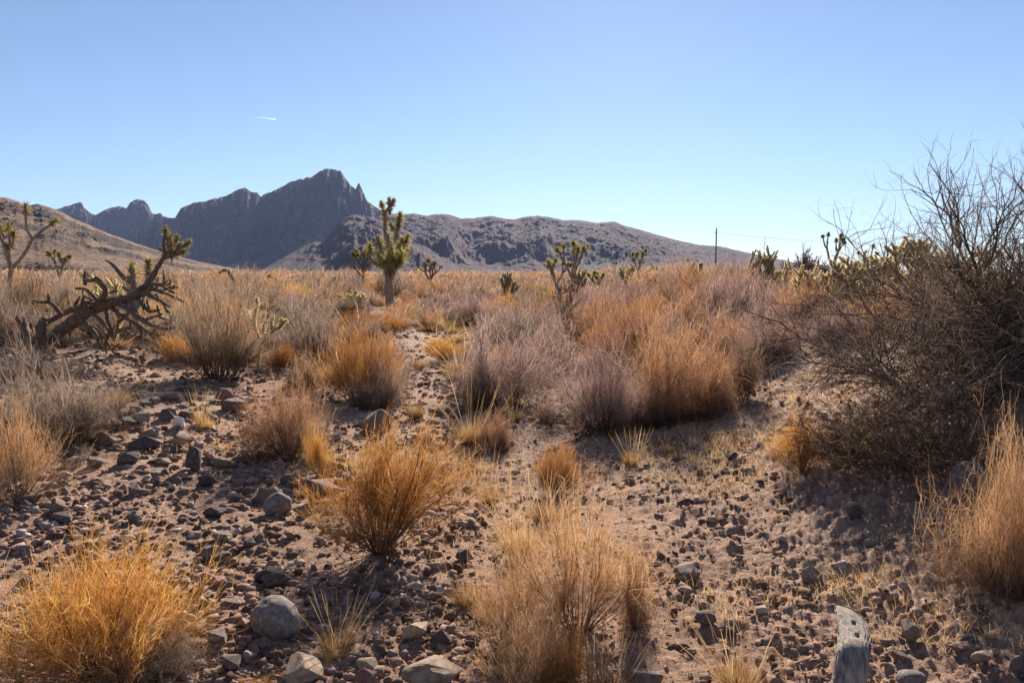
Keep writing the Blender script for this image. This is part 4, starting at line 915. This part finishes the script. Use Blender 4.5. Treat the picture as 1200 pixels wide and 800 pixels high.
# the small two headed yucca behind it
rg = np.random.default_rng(19)
Yb = Yf + 1.6; gx = (163 - 600) / FPX * Yb; org = np.array([gx, Yb, hz(gx, Yb)])
e = empty('young_joshua_tree', org, 'small two headed joshua tree standing behind the fallen tree', 'tree'); tr = Acc(); cr = Acc()
px_limb(tr, [(160, 385, 4), (158, 350, 3.6), (156, 322, 3.2), (155, 314, 3)], Yb, rg, org, 8, .08); px_limb(tr, [(160, 360, 3.6), (170, 340, 3.2), (174, 325, 3), (174, 312, 3)], Yb, rg, org, 8, .08)
for (px, py) in ((155, 312), (174, 307)):
    c = at(px, py, Yb) - org; leaves(cr, c, (0, 0, 1), rg, 150, .15, .22, .007, 0, 0, .2); leaves(cr, c - np.array([0, 0, .2]), (0, 0, 1), rg, 90, .12, .3, .007, 1, .4, -1.1)
mobj('trunk', tr.mesh('trunk', [M['bark']], True), e); mobj('crown', cr.mesh('crown', [M['leaf'], M['deadleaf']]), e)

# other joshua trees and snags of the plain
joshua(4, 334, 92, 'joshua tree with a slanting trunk cut by the left edge', 31, Y=24, nb=3, lean=.22, trunk=.40, spread=.6)
joshua(73, 331, 46, 'small joshua tree on the plain before the brown hill', 32, Y=34, nb=3, trunk=.34)
joshua(103, 331, 26, 'low leafy yucca right of the small joshua tree by the hill', 33, Y=34, nb=4, levels=1, trunk=.35, leafy=1.3, name='yucca')
joshua(318, 335, 24, 'round green yucca left of the tallest joshua tree', 34, Y=44, nb=5, levels=1, trunk=.3, leafy=1.5, name='yucca')
joshua(346, 334, 20, 'second green yucca left of the tallest joshua tree', 35, Y=46, nb=4, levels=1, trunk=.35, leafy=1.4, name='yucca')
joshua(375, 334, 18, 'third small green yucca nearest the tallest joshua tree', 37, Y=50, nb=4, levels=1, trunk=.35, leafy=1.4, name='yucca')
joshua(506, 334, 46, 'bare limbed dark tree right of the tallest joshua tree', 40, Y=44, nb=4, spread=.85, trunk=.28, bare=True, levels=3, name='dead_joshua_tree')
joshua(427, 338, 50, 'thin grey dead tree just left of the tallest joshua tree', 41, Y=36, nb=4, spread=.7, trunk=.34, bare=True, levels=3, name='dead_joshua_tree')
joshua(668, 336, 52, 'reddish headed joshua tree in the middle of the skyline', 50, Y=34, nb=4, trunk=.44, spread=.5, leafy=1.0)
joshua(652, 334, 36, 'lower joshua tree left beside the reddish headed one', 51, Y=38, nb=3, trunk=.42)
joshua(700, 334, 34, 'wide low joshua tree right of the reddish headed one', 52, Y=40, nb=4, levels=2, spread=.9, trunk=.28)
joshua(748, 330, 34, 'joshua tree with one round head and a bent arm below the mountain end', 54, Y=40, nb=3, trunk=.45)
joshua(765, 330, 26, 'small bent joshua tree beside the one with a round head', 56, Y=42, nb=3, levels=1, spread=.9, trunk=.4)
joshua(976, 334, 57, 'joshua tree with fat club arms on the right skyline', 60, Y=25, nb=3, levels=2, trunk=.42, spread=.42, head=.2)
joshua(1034, 332, 50, 'half dead joshua tree with two spread arms right of the club armed one', 62, Y=22, nb=3, levels=2, trunk=.40, spread=.8, head=.18)
# bent dead snags
def snag(pts, Y, label, seed):
    rg = np.random.default_rng(seed); p0 = at(pts[0][0], pts[0][1], Y); org = np.array([p0[0], Y, hz(p0[0], Y)]); acc = Acc()
    P0 = [(pts[0][0], 322 + (CZ - org[2] + .15) / Y * FPX, pts[0][2])] + list(pts)
    px_limb(acc, P0, Y, rg, org, 8, .12); o = mobj('dead_snag', acc.mesh('dead_snag', [M['deadbark']], True), loc=org); tag(o, label, 'dead branch'); return o
snag([(276, 334, 2), (272, 326, 2.2), (268, 319, 2.2), (262, 317, 1.8), (257, 320, 1.2)], 22, 'dark bent snag hooked like a cane, left of the green yuccas', 71)
snag([(152, 334, 3), (146, 326, 3), (139, 318, 2.6), (132, 310, 2), (124, 305, 1)], 17, 'short dark snag slanting behind the fallen tree', 72)

# ------------------------------------------------------------------ cacti
def cholla(px, py, Wpx, Hpx, label, seed, Y=None, n=7, lv=3, r=.015, spl=.017, fuzz=3000, group=None, spread=.95, flat=False):
    rg = np.random.default_rng(seed)
    if Y is None: x, y = ground_at(px, py)
    else: x, y = (px - 600) / FPX * Y, Y
    H = CZ + (HOR - (py - Hpx)) / FPX * y - hf(x, y); W = Wpx * y / FPX; e = empty('cholla_cactus', (x, y, hf(x, y) - .03), label, 'cactus', group)
    st = Acc(); sp = Acc(); segs = []
    def rec(p, d, L, rr, k):
        q = p + d * L; m = (p + q) / 2 + rg.normal(size=3) * L * .05
        segs.append((p, m, q, rr))
        if k == 0: return
        for _ in range(int(rg.integers(1, 4))):
            a = rg.random() * 6.28; nd = nrm(d * .5 + np.array([math.cos(a), math.sin(a), 0]) * spread + np.array([0, 0, .45]))
            rec(q - d * L * rg.uniform(0, .6), nd, L * rg.uniform(.55, .95), rr * .95, k - 1)
    for _ in range(n):
        a = rg.random() * 6.28; s = rg.uniform(.1, .8); rec(np.array([math.cos(a), math.sin(a), 0]) * .05, nrm(np.array([math.cos(a) * s, math.sin(a) * s, 1])), .24, r * 1.1, lv + 1)
    pts = np.array([s[2] for s in segs]); kz = H / pts[:, 2].max(); kx = W / 2 / np.percentile(np.hypot(pts[:, 0], pts[:, 1]), 96)
    K = np.array([kx, kx, kz])
    for (p, m, q, rr) in segs:
        p, m, q = p * K, m * K, q * K; limb(st, [p, m, q], [rr, rr * 1.1, rr * .75], rg, 7, .06, 3)
        L = np.linalg.norm(q - p); ns = int(fuzz * L); t = rg.random(ns)[:, None]; c = p * (1 - t) + q * t; dd = nrm(q - p); rv = rg.normal(size=(ns, 3)); rv = nrm(rv - (rv @ dd)[:, None] * dd)
        a = c + rv * rr * .9; b = a + nrm(rv + rg.normal(size=(ns, 3)) * .5) * spl
        P = np.stack([a, b], 1); V, F = strips(P, np.tile([[.0014 * max(1, y / 7), .0006 * max(1, y / 7)]], (ns, 1)), 2, rg); sp.add(V, F, 0, 1)
    mobj('stem', st.mesh('stem', [M['cholla']], True), e); mobj('spines', sp.mesh('spines', [M['spine']]), e); OCC.append((x, y, W * .4)); return e
# the pale one at left, from the photo
rg = np.random.default_rng(3)
cx, cy = ground_at(306, 436); org = np.array([cx, cy, hf(cx, cy)]); e = empty('cholla_cactus', org, 'pale branching cactus glowing at its edges, standing right of the brown shrub', 'cactus')
st = Acc(); sp = Acc()
for pts in ([(302, 438, 1.9), (304, 415, 1.8), (307, 402, 1.8)], [(307, 403, 1.7), (301, 390, 1.5), (298, 378, 1.5), (299, 368, 1.5), (300, 361, 1.3)], [(299, 386, 1.5), (294, 375, 1.4, .1), (290, 364, 1.2, .1)], [(299, 368, 1.3), (302, 358, 1.2), (301, 349, 1)],
            [(307, 402, 1.7), (309, 390, 1.5), (309, 383, 1.4), (312, 375, 1.4)], [(307, 402, 1.7), (315, 396, 1.6), (320, 388, 1.5), (328, 384, 1.4), (333, 377, 1.3), (337, 375, 1)], [(319, 390, 1.4), (318, 380, 1.3), (320, 369, 1.2)], [(326, 385, 1.2), (331, 376, 1.2), (329, 373, .9)],
            [(309, 398, 1.3, -.05), (312, 391, 1.2, -.1)], [(321, 388, 1.2), (323, 381, 1)], [(296, 379, 1.1), (288, 364, 1.0), (284, 363, .8)]):
    P = px_limb(st, pts, cy, rg, org, 7, .07, .95)
    for a, b in zip(P[:-1], P[1:]):
        a = np.array(a); b = np.array(b); L = np.linalg.norm(b - a); ns = int(5200 * L); t = rg.random(ns)[:, None]; c = a * (1 - t) + b * t; dd = nrm(b - a); rv = rg.normal(size=(ns, 3)); rv = nrm(rv - (rv @ dd)[:, None] * dd)
        s0 = c + rv * .014; V, F = strips(np.stack([s0, s0 + nrm(rv + rg.normal(size=(ns, 3)) * .4) * .018], 1), np.tile([[.0026, .0010]], (ns, 1)), 2, rg); sp.add(V, F, 0, 1)
mobj('stem', st.mesh('stem', [M['cholla']], True), e); mobj('spines', sp.mesh('spines', [M['spine']]), e)
cholla(885, 336, 56, 50, 'cactus with upright fingers and a forked tip on the right skyline', 11, Y=19, n=6, lv=2, spread=.6, r=.013, spl=.013)
cholla(922, 334, 40, 28, 'low spreading cactus right of the fingered one', 12, Y=19, n=4, lv=2, spread=.9, r=.02)
cholla(815, 332, 18, 26, 'small dark cactus of three stubs left of the power pole', 13, Y=28, n=3, lv=1, spread=.4, r=.04)
cholla(940, 352, 46, 44, 'pale yellow cactus left of the club armed joshua tree', 14, Y=13, n=6, lv=2, spread=.8)
cholla(985, 352, 54, 52, 'dense yellow cactus under the club armed joshua tree', 15, Y=12.5, n=8, lv=3)
cholla(1030, 350, 90, 62, 'broad yellow cactus under the half dead joshua tree', 16, Y=12, n=10, lv=3)
cholla(1085, 350, 84, 76, 'tallest yellow cactus beside the bare tree', 17, Y=11, n=10, lv=3)
cholla(1125, 350, 70, 66, 'yellow cactus partly behind the branches of the bare tree', 18, Y=11.5, n=9, lv=3)
cholla(420, 362, 44, 24, 'low pale yellow cactus left of the tallest joshua tree', 21, Y=25, n=8, lv=2)
cholla(395, 345, 50, 22, 'farther pale cactus behind the low yellow one', 22, Y=32, n=8, lv=2, r=.022)
cholla(596, 332, 24, 14, 'small whitish cactus on the skyline left of centre', 23, Y=36, n=7, lv=2, r=.022)
cholla(678, 332, 34, 18, 'whitish cactus among the reddish joshua trees', 24, Y=34, n=7, lv=2, r=.022)
cholla(736, 330, 22, 22, 'whitish cactus left of the joshua tree with a round head', 25, Y=34, n=6, lv=2, r=.022)
cholla(822, 338, 22, 16, 'whitish cactus below the power pole', 26, Y=24, n=6, lv=2, r=.02)
cholla(128, 350, 44, 30, 'yellow cactus showing behind the stubs of the fallen tree', 27, Y=15.5, n=6, lv=2)
cholla(200, 388, 30, 26, 'small yellow cactus at the tips of the low broken branches', 28, Y=13.5, n=5, lv=2)

# ------------------------------------------------------------------ bare tree at the right
def bare_tree(loc, spec, br, seed, label, name, W, H, ws, mats=('dwood', 'mauve'), parts=('trunk', 'branches', 'twigs'), top=None, zmin=.02):
    rg = np.random.default_rng(seed); out = grow(rg, spec, br)
    allp = np.concatenate([p.reshape(-1, 3) for p in out]); r = np.percentile(np.hypot(allp[:, 0], allp[:, 1]), 97); h = np.percentile(allp[:, 2], 99.8)
    S = np.array([W / 2 / r, W / 2 / r, H / h]); e = empty(name, loc, label, 'tree' if name != 'bare_bush' else 'bush')
    accs = {}
    for lv, P in enumerate(out):
        P = P * S; P[..., 2] = np.abs(P[..., 2] - zmin) + zmin; N, K, _ = P.shape
        nxt = ws[lv + 1] if lv + 1 < len(ws) else ws[lv] * .4
        R = (ws[lv] + (nxt - ws[lv]) * np.linspace(0, 1, K))[None] * (.75 + .5 * rg.random((N, 1)))
        V, F = strips(P, R, 6 if lv == 0 else 3 if lv < 3 else 2, rg); pn = parts[min(lv, len(parts) - 1)]
        a = accs.setdefault(pn, Acc()); SS = len(V) // (N * K); a.add(V, F, 0, np.repeat(np.full(N * K, .6), SS))
    for pn, a in accs.items(): mobj(pn, a.mesh(pn, [M[mats[0]] if pn != 'twigs' else M[mats[1]]], pn == 'trunk'), e)
    return e
tx, ty = 4.25, 6.9
bare_tree((tx, ty, hf(tx, ty) - .05), [dict(n=10, len=.85, K=7, ang=(2, 70), up=.06, wob=.16, pw=.8), dict(n=10, len=.70, K=8, spread=.6, tmin=.3, up=.02, wob=.22), dict(n=11, len=.38, K=6, spread=.65, tmin=.1, up=.05, wob=.22), dict(n=7, len=.15, K=4, spread=.7, tmin=.15, up=.05, wob=.25)], .12, 5,
          'tall bare grey tree of arching twigs against the sky at the right edge', 'bare_tree', 2.75, 2.0, (.030, .012, .0046, .0018), mats=('dwood', 'grey'))
bx, by = 3.35, 6.1
bare_tree((bx, by, hf(bx, by) - .05), [dict(n=30, len=.9, K=9, ang=(25, 86), up=-.01, wob=.2), dict(n=10, len=.55, K=7, spread=.55, tmin=.15, up=.0, wob=.26), dict(n=8, len=.26, K=5, spread=.7, tmin=.1, up=.03, wob=.28), dict(n=4, len=.1, K=3, spread=.8, tmin=.1, up=.0, wob=.2)], .25, 6,
          'wide dense thicket of bare grey twigs spreading on the right bank', 'bare_bush', 2.9, 1.15, (.009, .0042, .0022, .0014), mats=('dwood', 'grey'), parts=('stems', 'branches', 'twigs'))
bx, by = 4.55, 6.4
bare_tree((bx, by, hf(bx, by) - .05), [dict(n=34, len=.9, K=9, ang=(15, 88), up=-.01, wob=.2), dict(n=11, len=.55, K=7, spread=.55, tmin=.15, up=.0, wob=.26), dict(n=9, len=.26, K=5, spread=.7, tmin=.1, up=.03, wob=.28), dict(n=3, len=.1, K=3, spread=.8, tmin=.1, up=.0, wob=.2)], .25, 7,
          'dark tangled thicket under the bare tree at the right edge', 'bare_bush', 2.6, 1.25, (.010, .005, .0030, .0022), mats=('dwood', 'brown'), parts=('stems', 'branches', 'twigs'))
bx, by = ground_at(1095, 560)
e = bare_tree((bx, by + .35, hf(bx, by + .35) - .04), [dict(n=30, len=.7, K=8, ang=(20, 88), up=-.02, wob=.25), dict(n=10, len=.4, K=6, spread=.6, tmin=.15, up=.0, wob=.28), dict(n=9, len=.2, K=4, spread=.7, tmin=.1, up=.03, wob=.28), dict(n=3, len=.08, K=3, spread=.8, tmin=.1, up=.0, wob=.2)], .3, 16,
          'low dark brush with a few yellow leaves in the shade under the thicket', 'bare_bush', 1.45, .62, (.006, .003, .0018, .0014), mats=('dwood', 'brown'), parts=('stems', 'branches', 'twigs'))
rg = np.random.default_rng(4); a = Acc(); n_ = 900; c = nrm(rg.normal(size=(n_, 3))) * np.array([.6, .45, .26]) * rg.uniform(.6, 1, (n_, 1)); c[:, 2] = np.abs(c[:, 2]) + .04; c[:, :2] = np.round(c[:, :2] * 6) / 6 + rg.normal(size=(n_, 2)) * .03
P = np.stack([c, c + rg.normal(size=(n_, 3)) * .007, c + rg.normal(size=(n_, 3)) * .014], 1); V, F = strips(P, np.tile([[.003, .006, .003]], (n_, 1)), 2, rg); a.add(V, F, 0, 1.0); mobj('leaves', a.mesh('leaves', [M['olive']]), e)
for (px, py, w, h, Y, lab, sd) in ((940, 334, 56, 52, 27, 'thin bare bush on the skyline left of the club armed joshua tree', 81), (958, 334, 40, 40, 26, 'darker bare bush at the foot of the club armed joshua tree', 82), (455, 334, 0, 0, 0, '', 0)):
    if not w: continue
    x = (px - 600) / FPX * Y; bare_tree((x, Y, hz(x, Y) - .05), [dict(n=9, len=.6, K=6, ang=(2, 50), up=.03, wob=.15), dict(n=7, len=.45, K=5, spread=.5, tmin=.3, up=.04, wob=.2), dict(n=6, len=.25, K=4, spread=.55, tmin=.2, up=.04, wob=.2), dict(n=3, len=.12, K=3, spread=.6, tmin=.2, up=.03, wob=.2)], .1, sd, lab, 'bare_bush', w * Y / FPX, h * Y / FPX, (.022, .014, .009, .007), parts=('stems', 'branches', 'twigs'))
x, y = ground_at(662, 392)
bare_tree((x, y, hz(x, y) - .05), [dict(n=3, len=.75, K=7, ang=(2, 18), up=.03, wob=.08), dict(n=9, len=.3, K=5, spread=.55, tmin=.3, up=.08, wob=.15), dict(n=6, len=.16, K=4, spread=.6, tmin=.2, up=.04, wob=.2), dict(n=4, len=.08, K=3, spread=.6, tmin=.2, up=.03, wob=.2)], .04, 83, 'thin dark sapling standing in front of the reddish headed joshua tree', 'bare_tree', 46 * y / FPX, 76 * y / FPX, (.03, .013, .007, .005))

# ------------------------------------------------------------------ bleached stump
def stump():
    sx, sy = ground_at(1004, 826); sz = hf(sx, sy); nu, nv = 80, 130
    S = []
    for (px, py, Yy, hw, th) in [(986, 870, 2.60, 28, .060), (990, 835, 2.61, 26, .056), (994, 805, 2.63, 23, .052), (997, 782, 2.65, 21.5, .046), (1000, 764, 2.68, 21, .036), (1001, 752, 2.75, 21.5, .028), (1001, 740, 2.83, 21, .024), (999, 728, 2.91, 19.5, .020), (993, 717, 2.99, 16, .016), (986, 710, 3.06, 10, .012), (981, 706, 3.10, 3, .006)]:
        c = at(px, py, Yy) - np.array([sx, sy, sz]); S.append((*c, hw * .88 * Yy / FPX, th))
    S = np.array(S)
    t = np.linspace(0, len(S) - 1, nv); C = np.stack([np.interp(t, np.arange(len(S)), S[:, k]) for k in range(5)], 1)
    C = np.stack([np.convolve(np.pad(C[:, k], 4, mode='edge'), np.ones(9) / 9, 'valid') for k in range(5)], 1)
    ax = np.gradient(C[:, :3], axis=0); ax = nrm(ax); W = np.tile([1., 0, 0], (nv, 1)); W = nrm(W - ax * (W * ax).sum(1, keepdims=True)); N = np.cross(ax, W)
    an = np.arange(nu) / nu * 2 * math.pi; A, Tt = np.meshgrid(an, np.linspace(0, 1, nv)); ca, sa = np.cos(A), np.sin(A)
    pw = .8; rx = np.sign(ca) * np.abs(ca) ** pw; ry = np.sign(sa) * np.abs(sa) ** pw
    rough = 1 + .05 * perlin(A * 1.3, Tt * 9, 3) + .025 * perlin(A * 6, Tt * 14, 5) + .022 * perlin(A * 16, Tt * 4, 6) - .16 * np.exp(-(perlin(A * 3.1, Tt * 2.2, 12) / .05) ** 2) - .08 * np.exp(-(perlin(A * 7.3, Tt * 2.0, 19) / .06) ** 2)
    V = C[:, None, :3] + W[:, None] * (rx * C[:, 3:4] * rough)[..., None] + N[:, None] * (ry * C[:, 4:5] * rough)[..., None]
    # step of the broken face and two knot holes on the upper (N negative = up/back) side
    up = N[:, None] * np.ones((1, nu, 1)); side = -1
    facing = (ry * side) > 0.05
    led = sstep((Tt - .475 - .02 * perlin(rx * 2.1, Tt * 0, 4)) / .01) * facing; V = V - up * side * (.014 * led)[..., None]
    for (tt, xx, hr) in ((.545, .012, .0075), (.675, .004, .0075)):
        dx = rx * C[:, 3:4] - xx; dt = (Tt - tt) * .7
        hole = np.exp(-((dx / hr) ** 2 + (dt / (hr * 1.8)) ** 2) ** 2) * facing; V = V - up * side * (.030 * hole)[..., None]
    V = V.reshape(-1, 3); i = np.arange(nv - 1)[:, None] * nu; j = np.arange(nu)[None]; j2 = (j + 1) % nu
    F = np.stack([i + j, i + j2, i + nu + j2, i + nu + j], 2).reshape(-1, 4)
    a = Acc(); a.add(V, F); top = V[-nu:]; a.add(np.vstack([top, top.mean(0)]), np.array([(k, (k + 1) % nu, nu) for k in range(nu)]))
    o = mobj('stump', a.mesh('stump', [M['bleached']], True), loc=(sx, sy, sz)); tag(o, 'bleached broken wood stump with two knot holes at the bottom edge', 'stump')
stump()

# ------------------------------------------------------------------ power pole and cable
def pole(x, y, label, name='power_pole'):
    z = hz(x, y); e = empty(name, (x, y, z - .3), label, 'pole', 'power poles of the line'); a = Acc(); rg = np.random.default_rng(2)
    limb(a, [(0, 0, 0), (0, 0, 4.5), (0.02, 0, 10.0)], [.17, .15, .12], rg, 10, .02, 4); mobj('post', a.mesh('post', [M['deadbark']], True), e)
    a = Acc(); limb(a, [(-.10, 0, 9.0), (-.32, 0, 9.02), (-.34, 0, 9.2)], [.04, .04, .07], rg, 8, .02, 3); mobj('insulator', a.mesh('insulator', [M['greyrock']], True), e)
    return (x - .34, y, z - .3 + 9.2)
Yp = 160; p1 = pole((837.5 - 600) / FPX * Yp, Yp, 'wooden power pole standing on the skyline right of the mountains'); p2 = pole(110, 200, 'power pole hidden past the right edge carrying the cable on')
a = Acc(); t = np.linspace(0, 1, 25)[:, None]; P = np.array(p1) * (1 - t) + np.array(p2) * t; P[:, 2] -= (4 * t * (1 - t)).ravel() * 1.2
limb(a, P[::3], [.022] * len(P[::3]), np.random.default_rng(0), 5, 0, 4)
tag(mobj('power_cable', a.mesh('power_cable', [M['dwood']])), 'thin cable strung from the power pole to the right', 'cable')

# ------------------------------------------------------------------ contrail high in the sky
def hi(px, py, D): d = rayd(px, py); d = d / np.linalg.norm(d); return d * D + np.array([0, 0, CZ])
m, n, l, o = nt('vapour'); M['vapour'] = m
vs = n.new('ShaderNodeVolumeScatter'); vs.inputs['Density'].default_value = .03; vs.inputs['Anisotropy'].default_value = .7; l.new(vs.outputs[0], o.inputs['Volume'])
a = Acc(); limb(a, [hi(297, 137.6, 24000), hi(310, 138.3, 24100), hi(323, 140.4, 24200)], [2, 7, 13], np.random.default_rng(1), 10, .1, 8)
tag(mobj('contrail', a.mesh('contrail', [M['vapour']], True)), 'short white contrail high above the mountains', 'contrail')

# ------------------------------------------------------------------ haze
hzv = 5.0e-5
bm = bmesh.new(); bmesh.ops.create_cube(bm, size=1.0)
for v in bm.verts: v.co = Vector((v.co.x * 9400, v.co.y * 9400, -14 if v.co.z < 0 else 440))
me = bpy.data.meshes.new('haze'); bm.to_mesh(me); bm.free()
m, n, l, o = nt('haze'); pv = n.new('ShaderNodeVolumePrincipled'); pv.inputs['Density'].default_value = hzv; pv.inputs['Color'].default_value = (.46, .60, 1.0, 1); pv.inputs['Anisotropy'].default_value = 0.15
l.new(pv.outputs[0], o.inputs['Volume']); me.materials.append(m)
tag(mobj('haze', me), 'thin blue haze over the plain and the mountains', 'haze', kind='stuff')
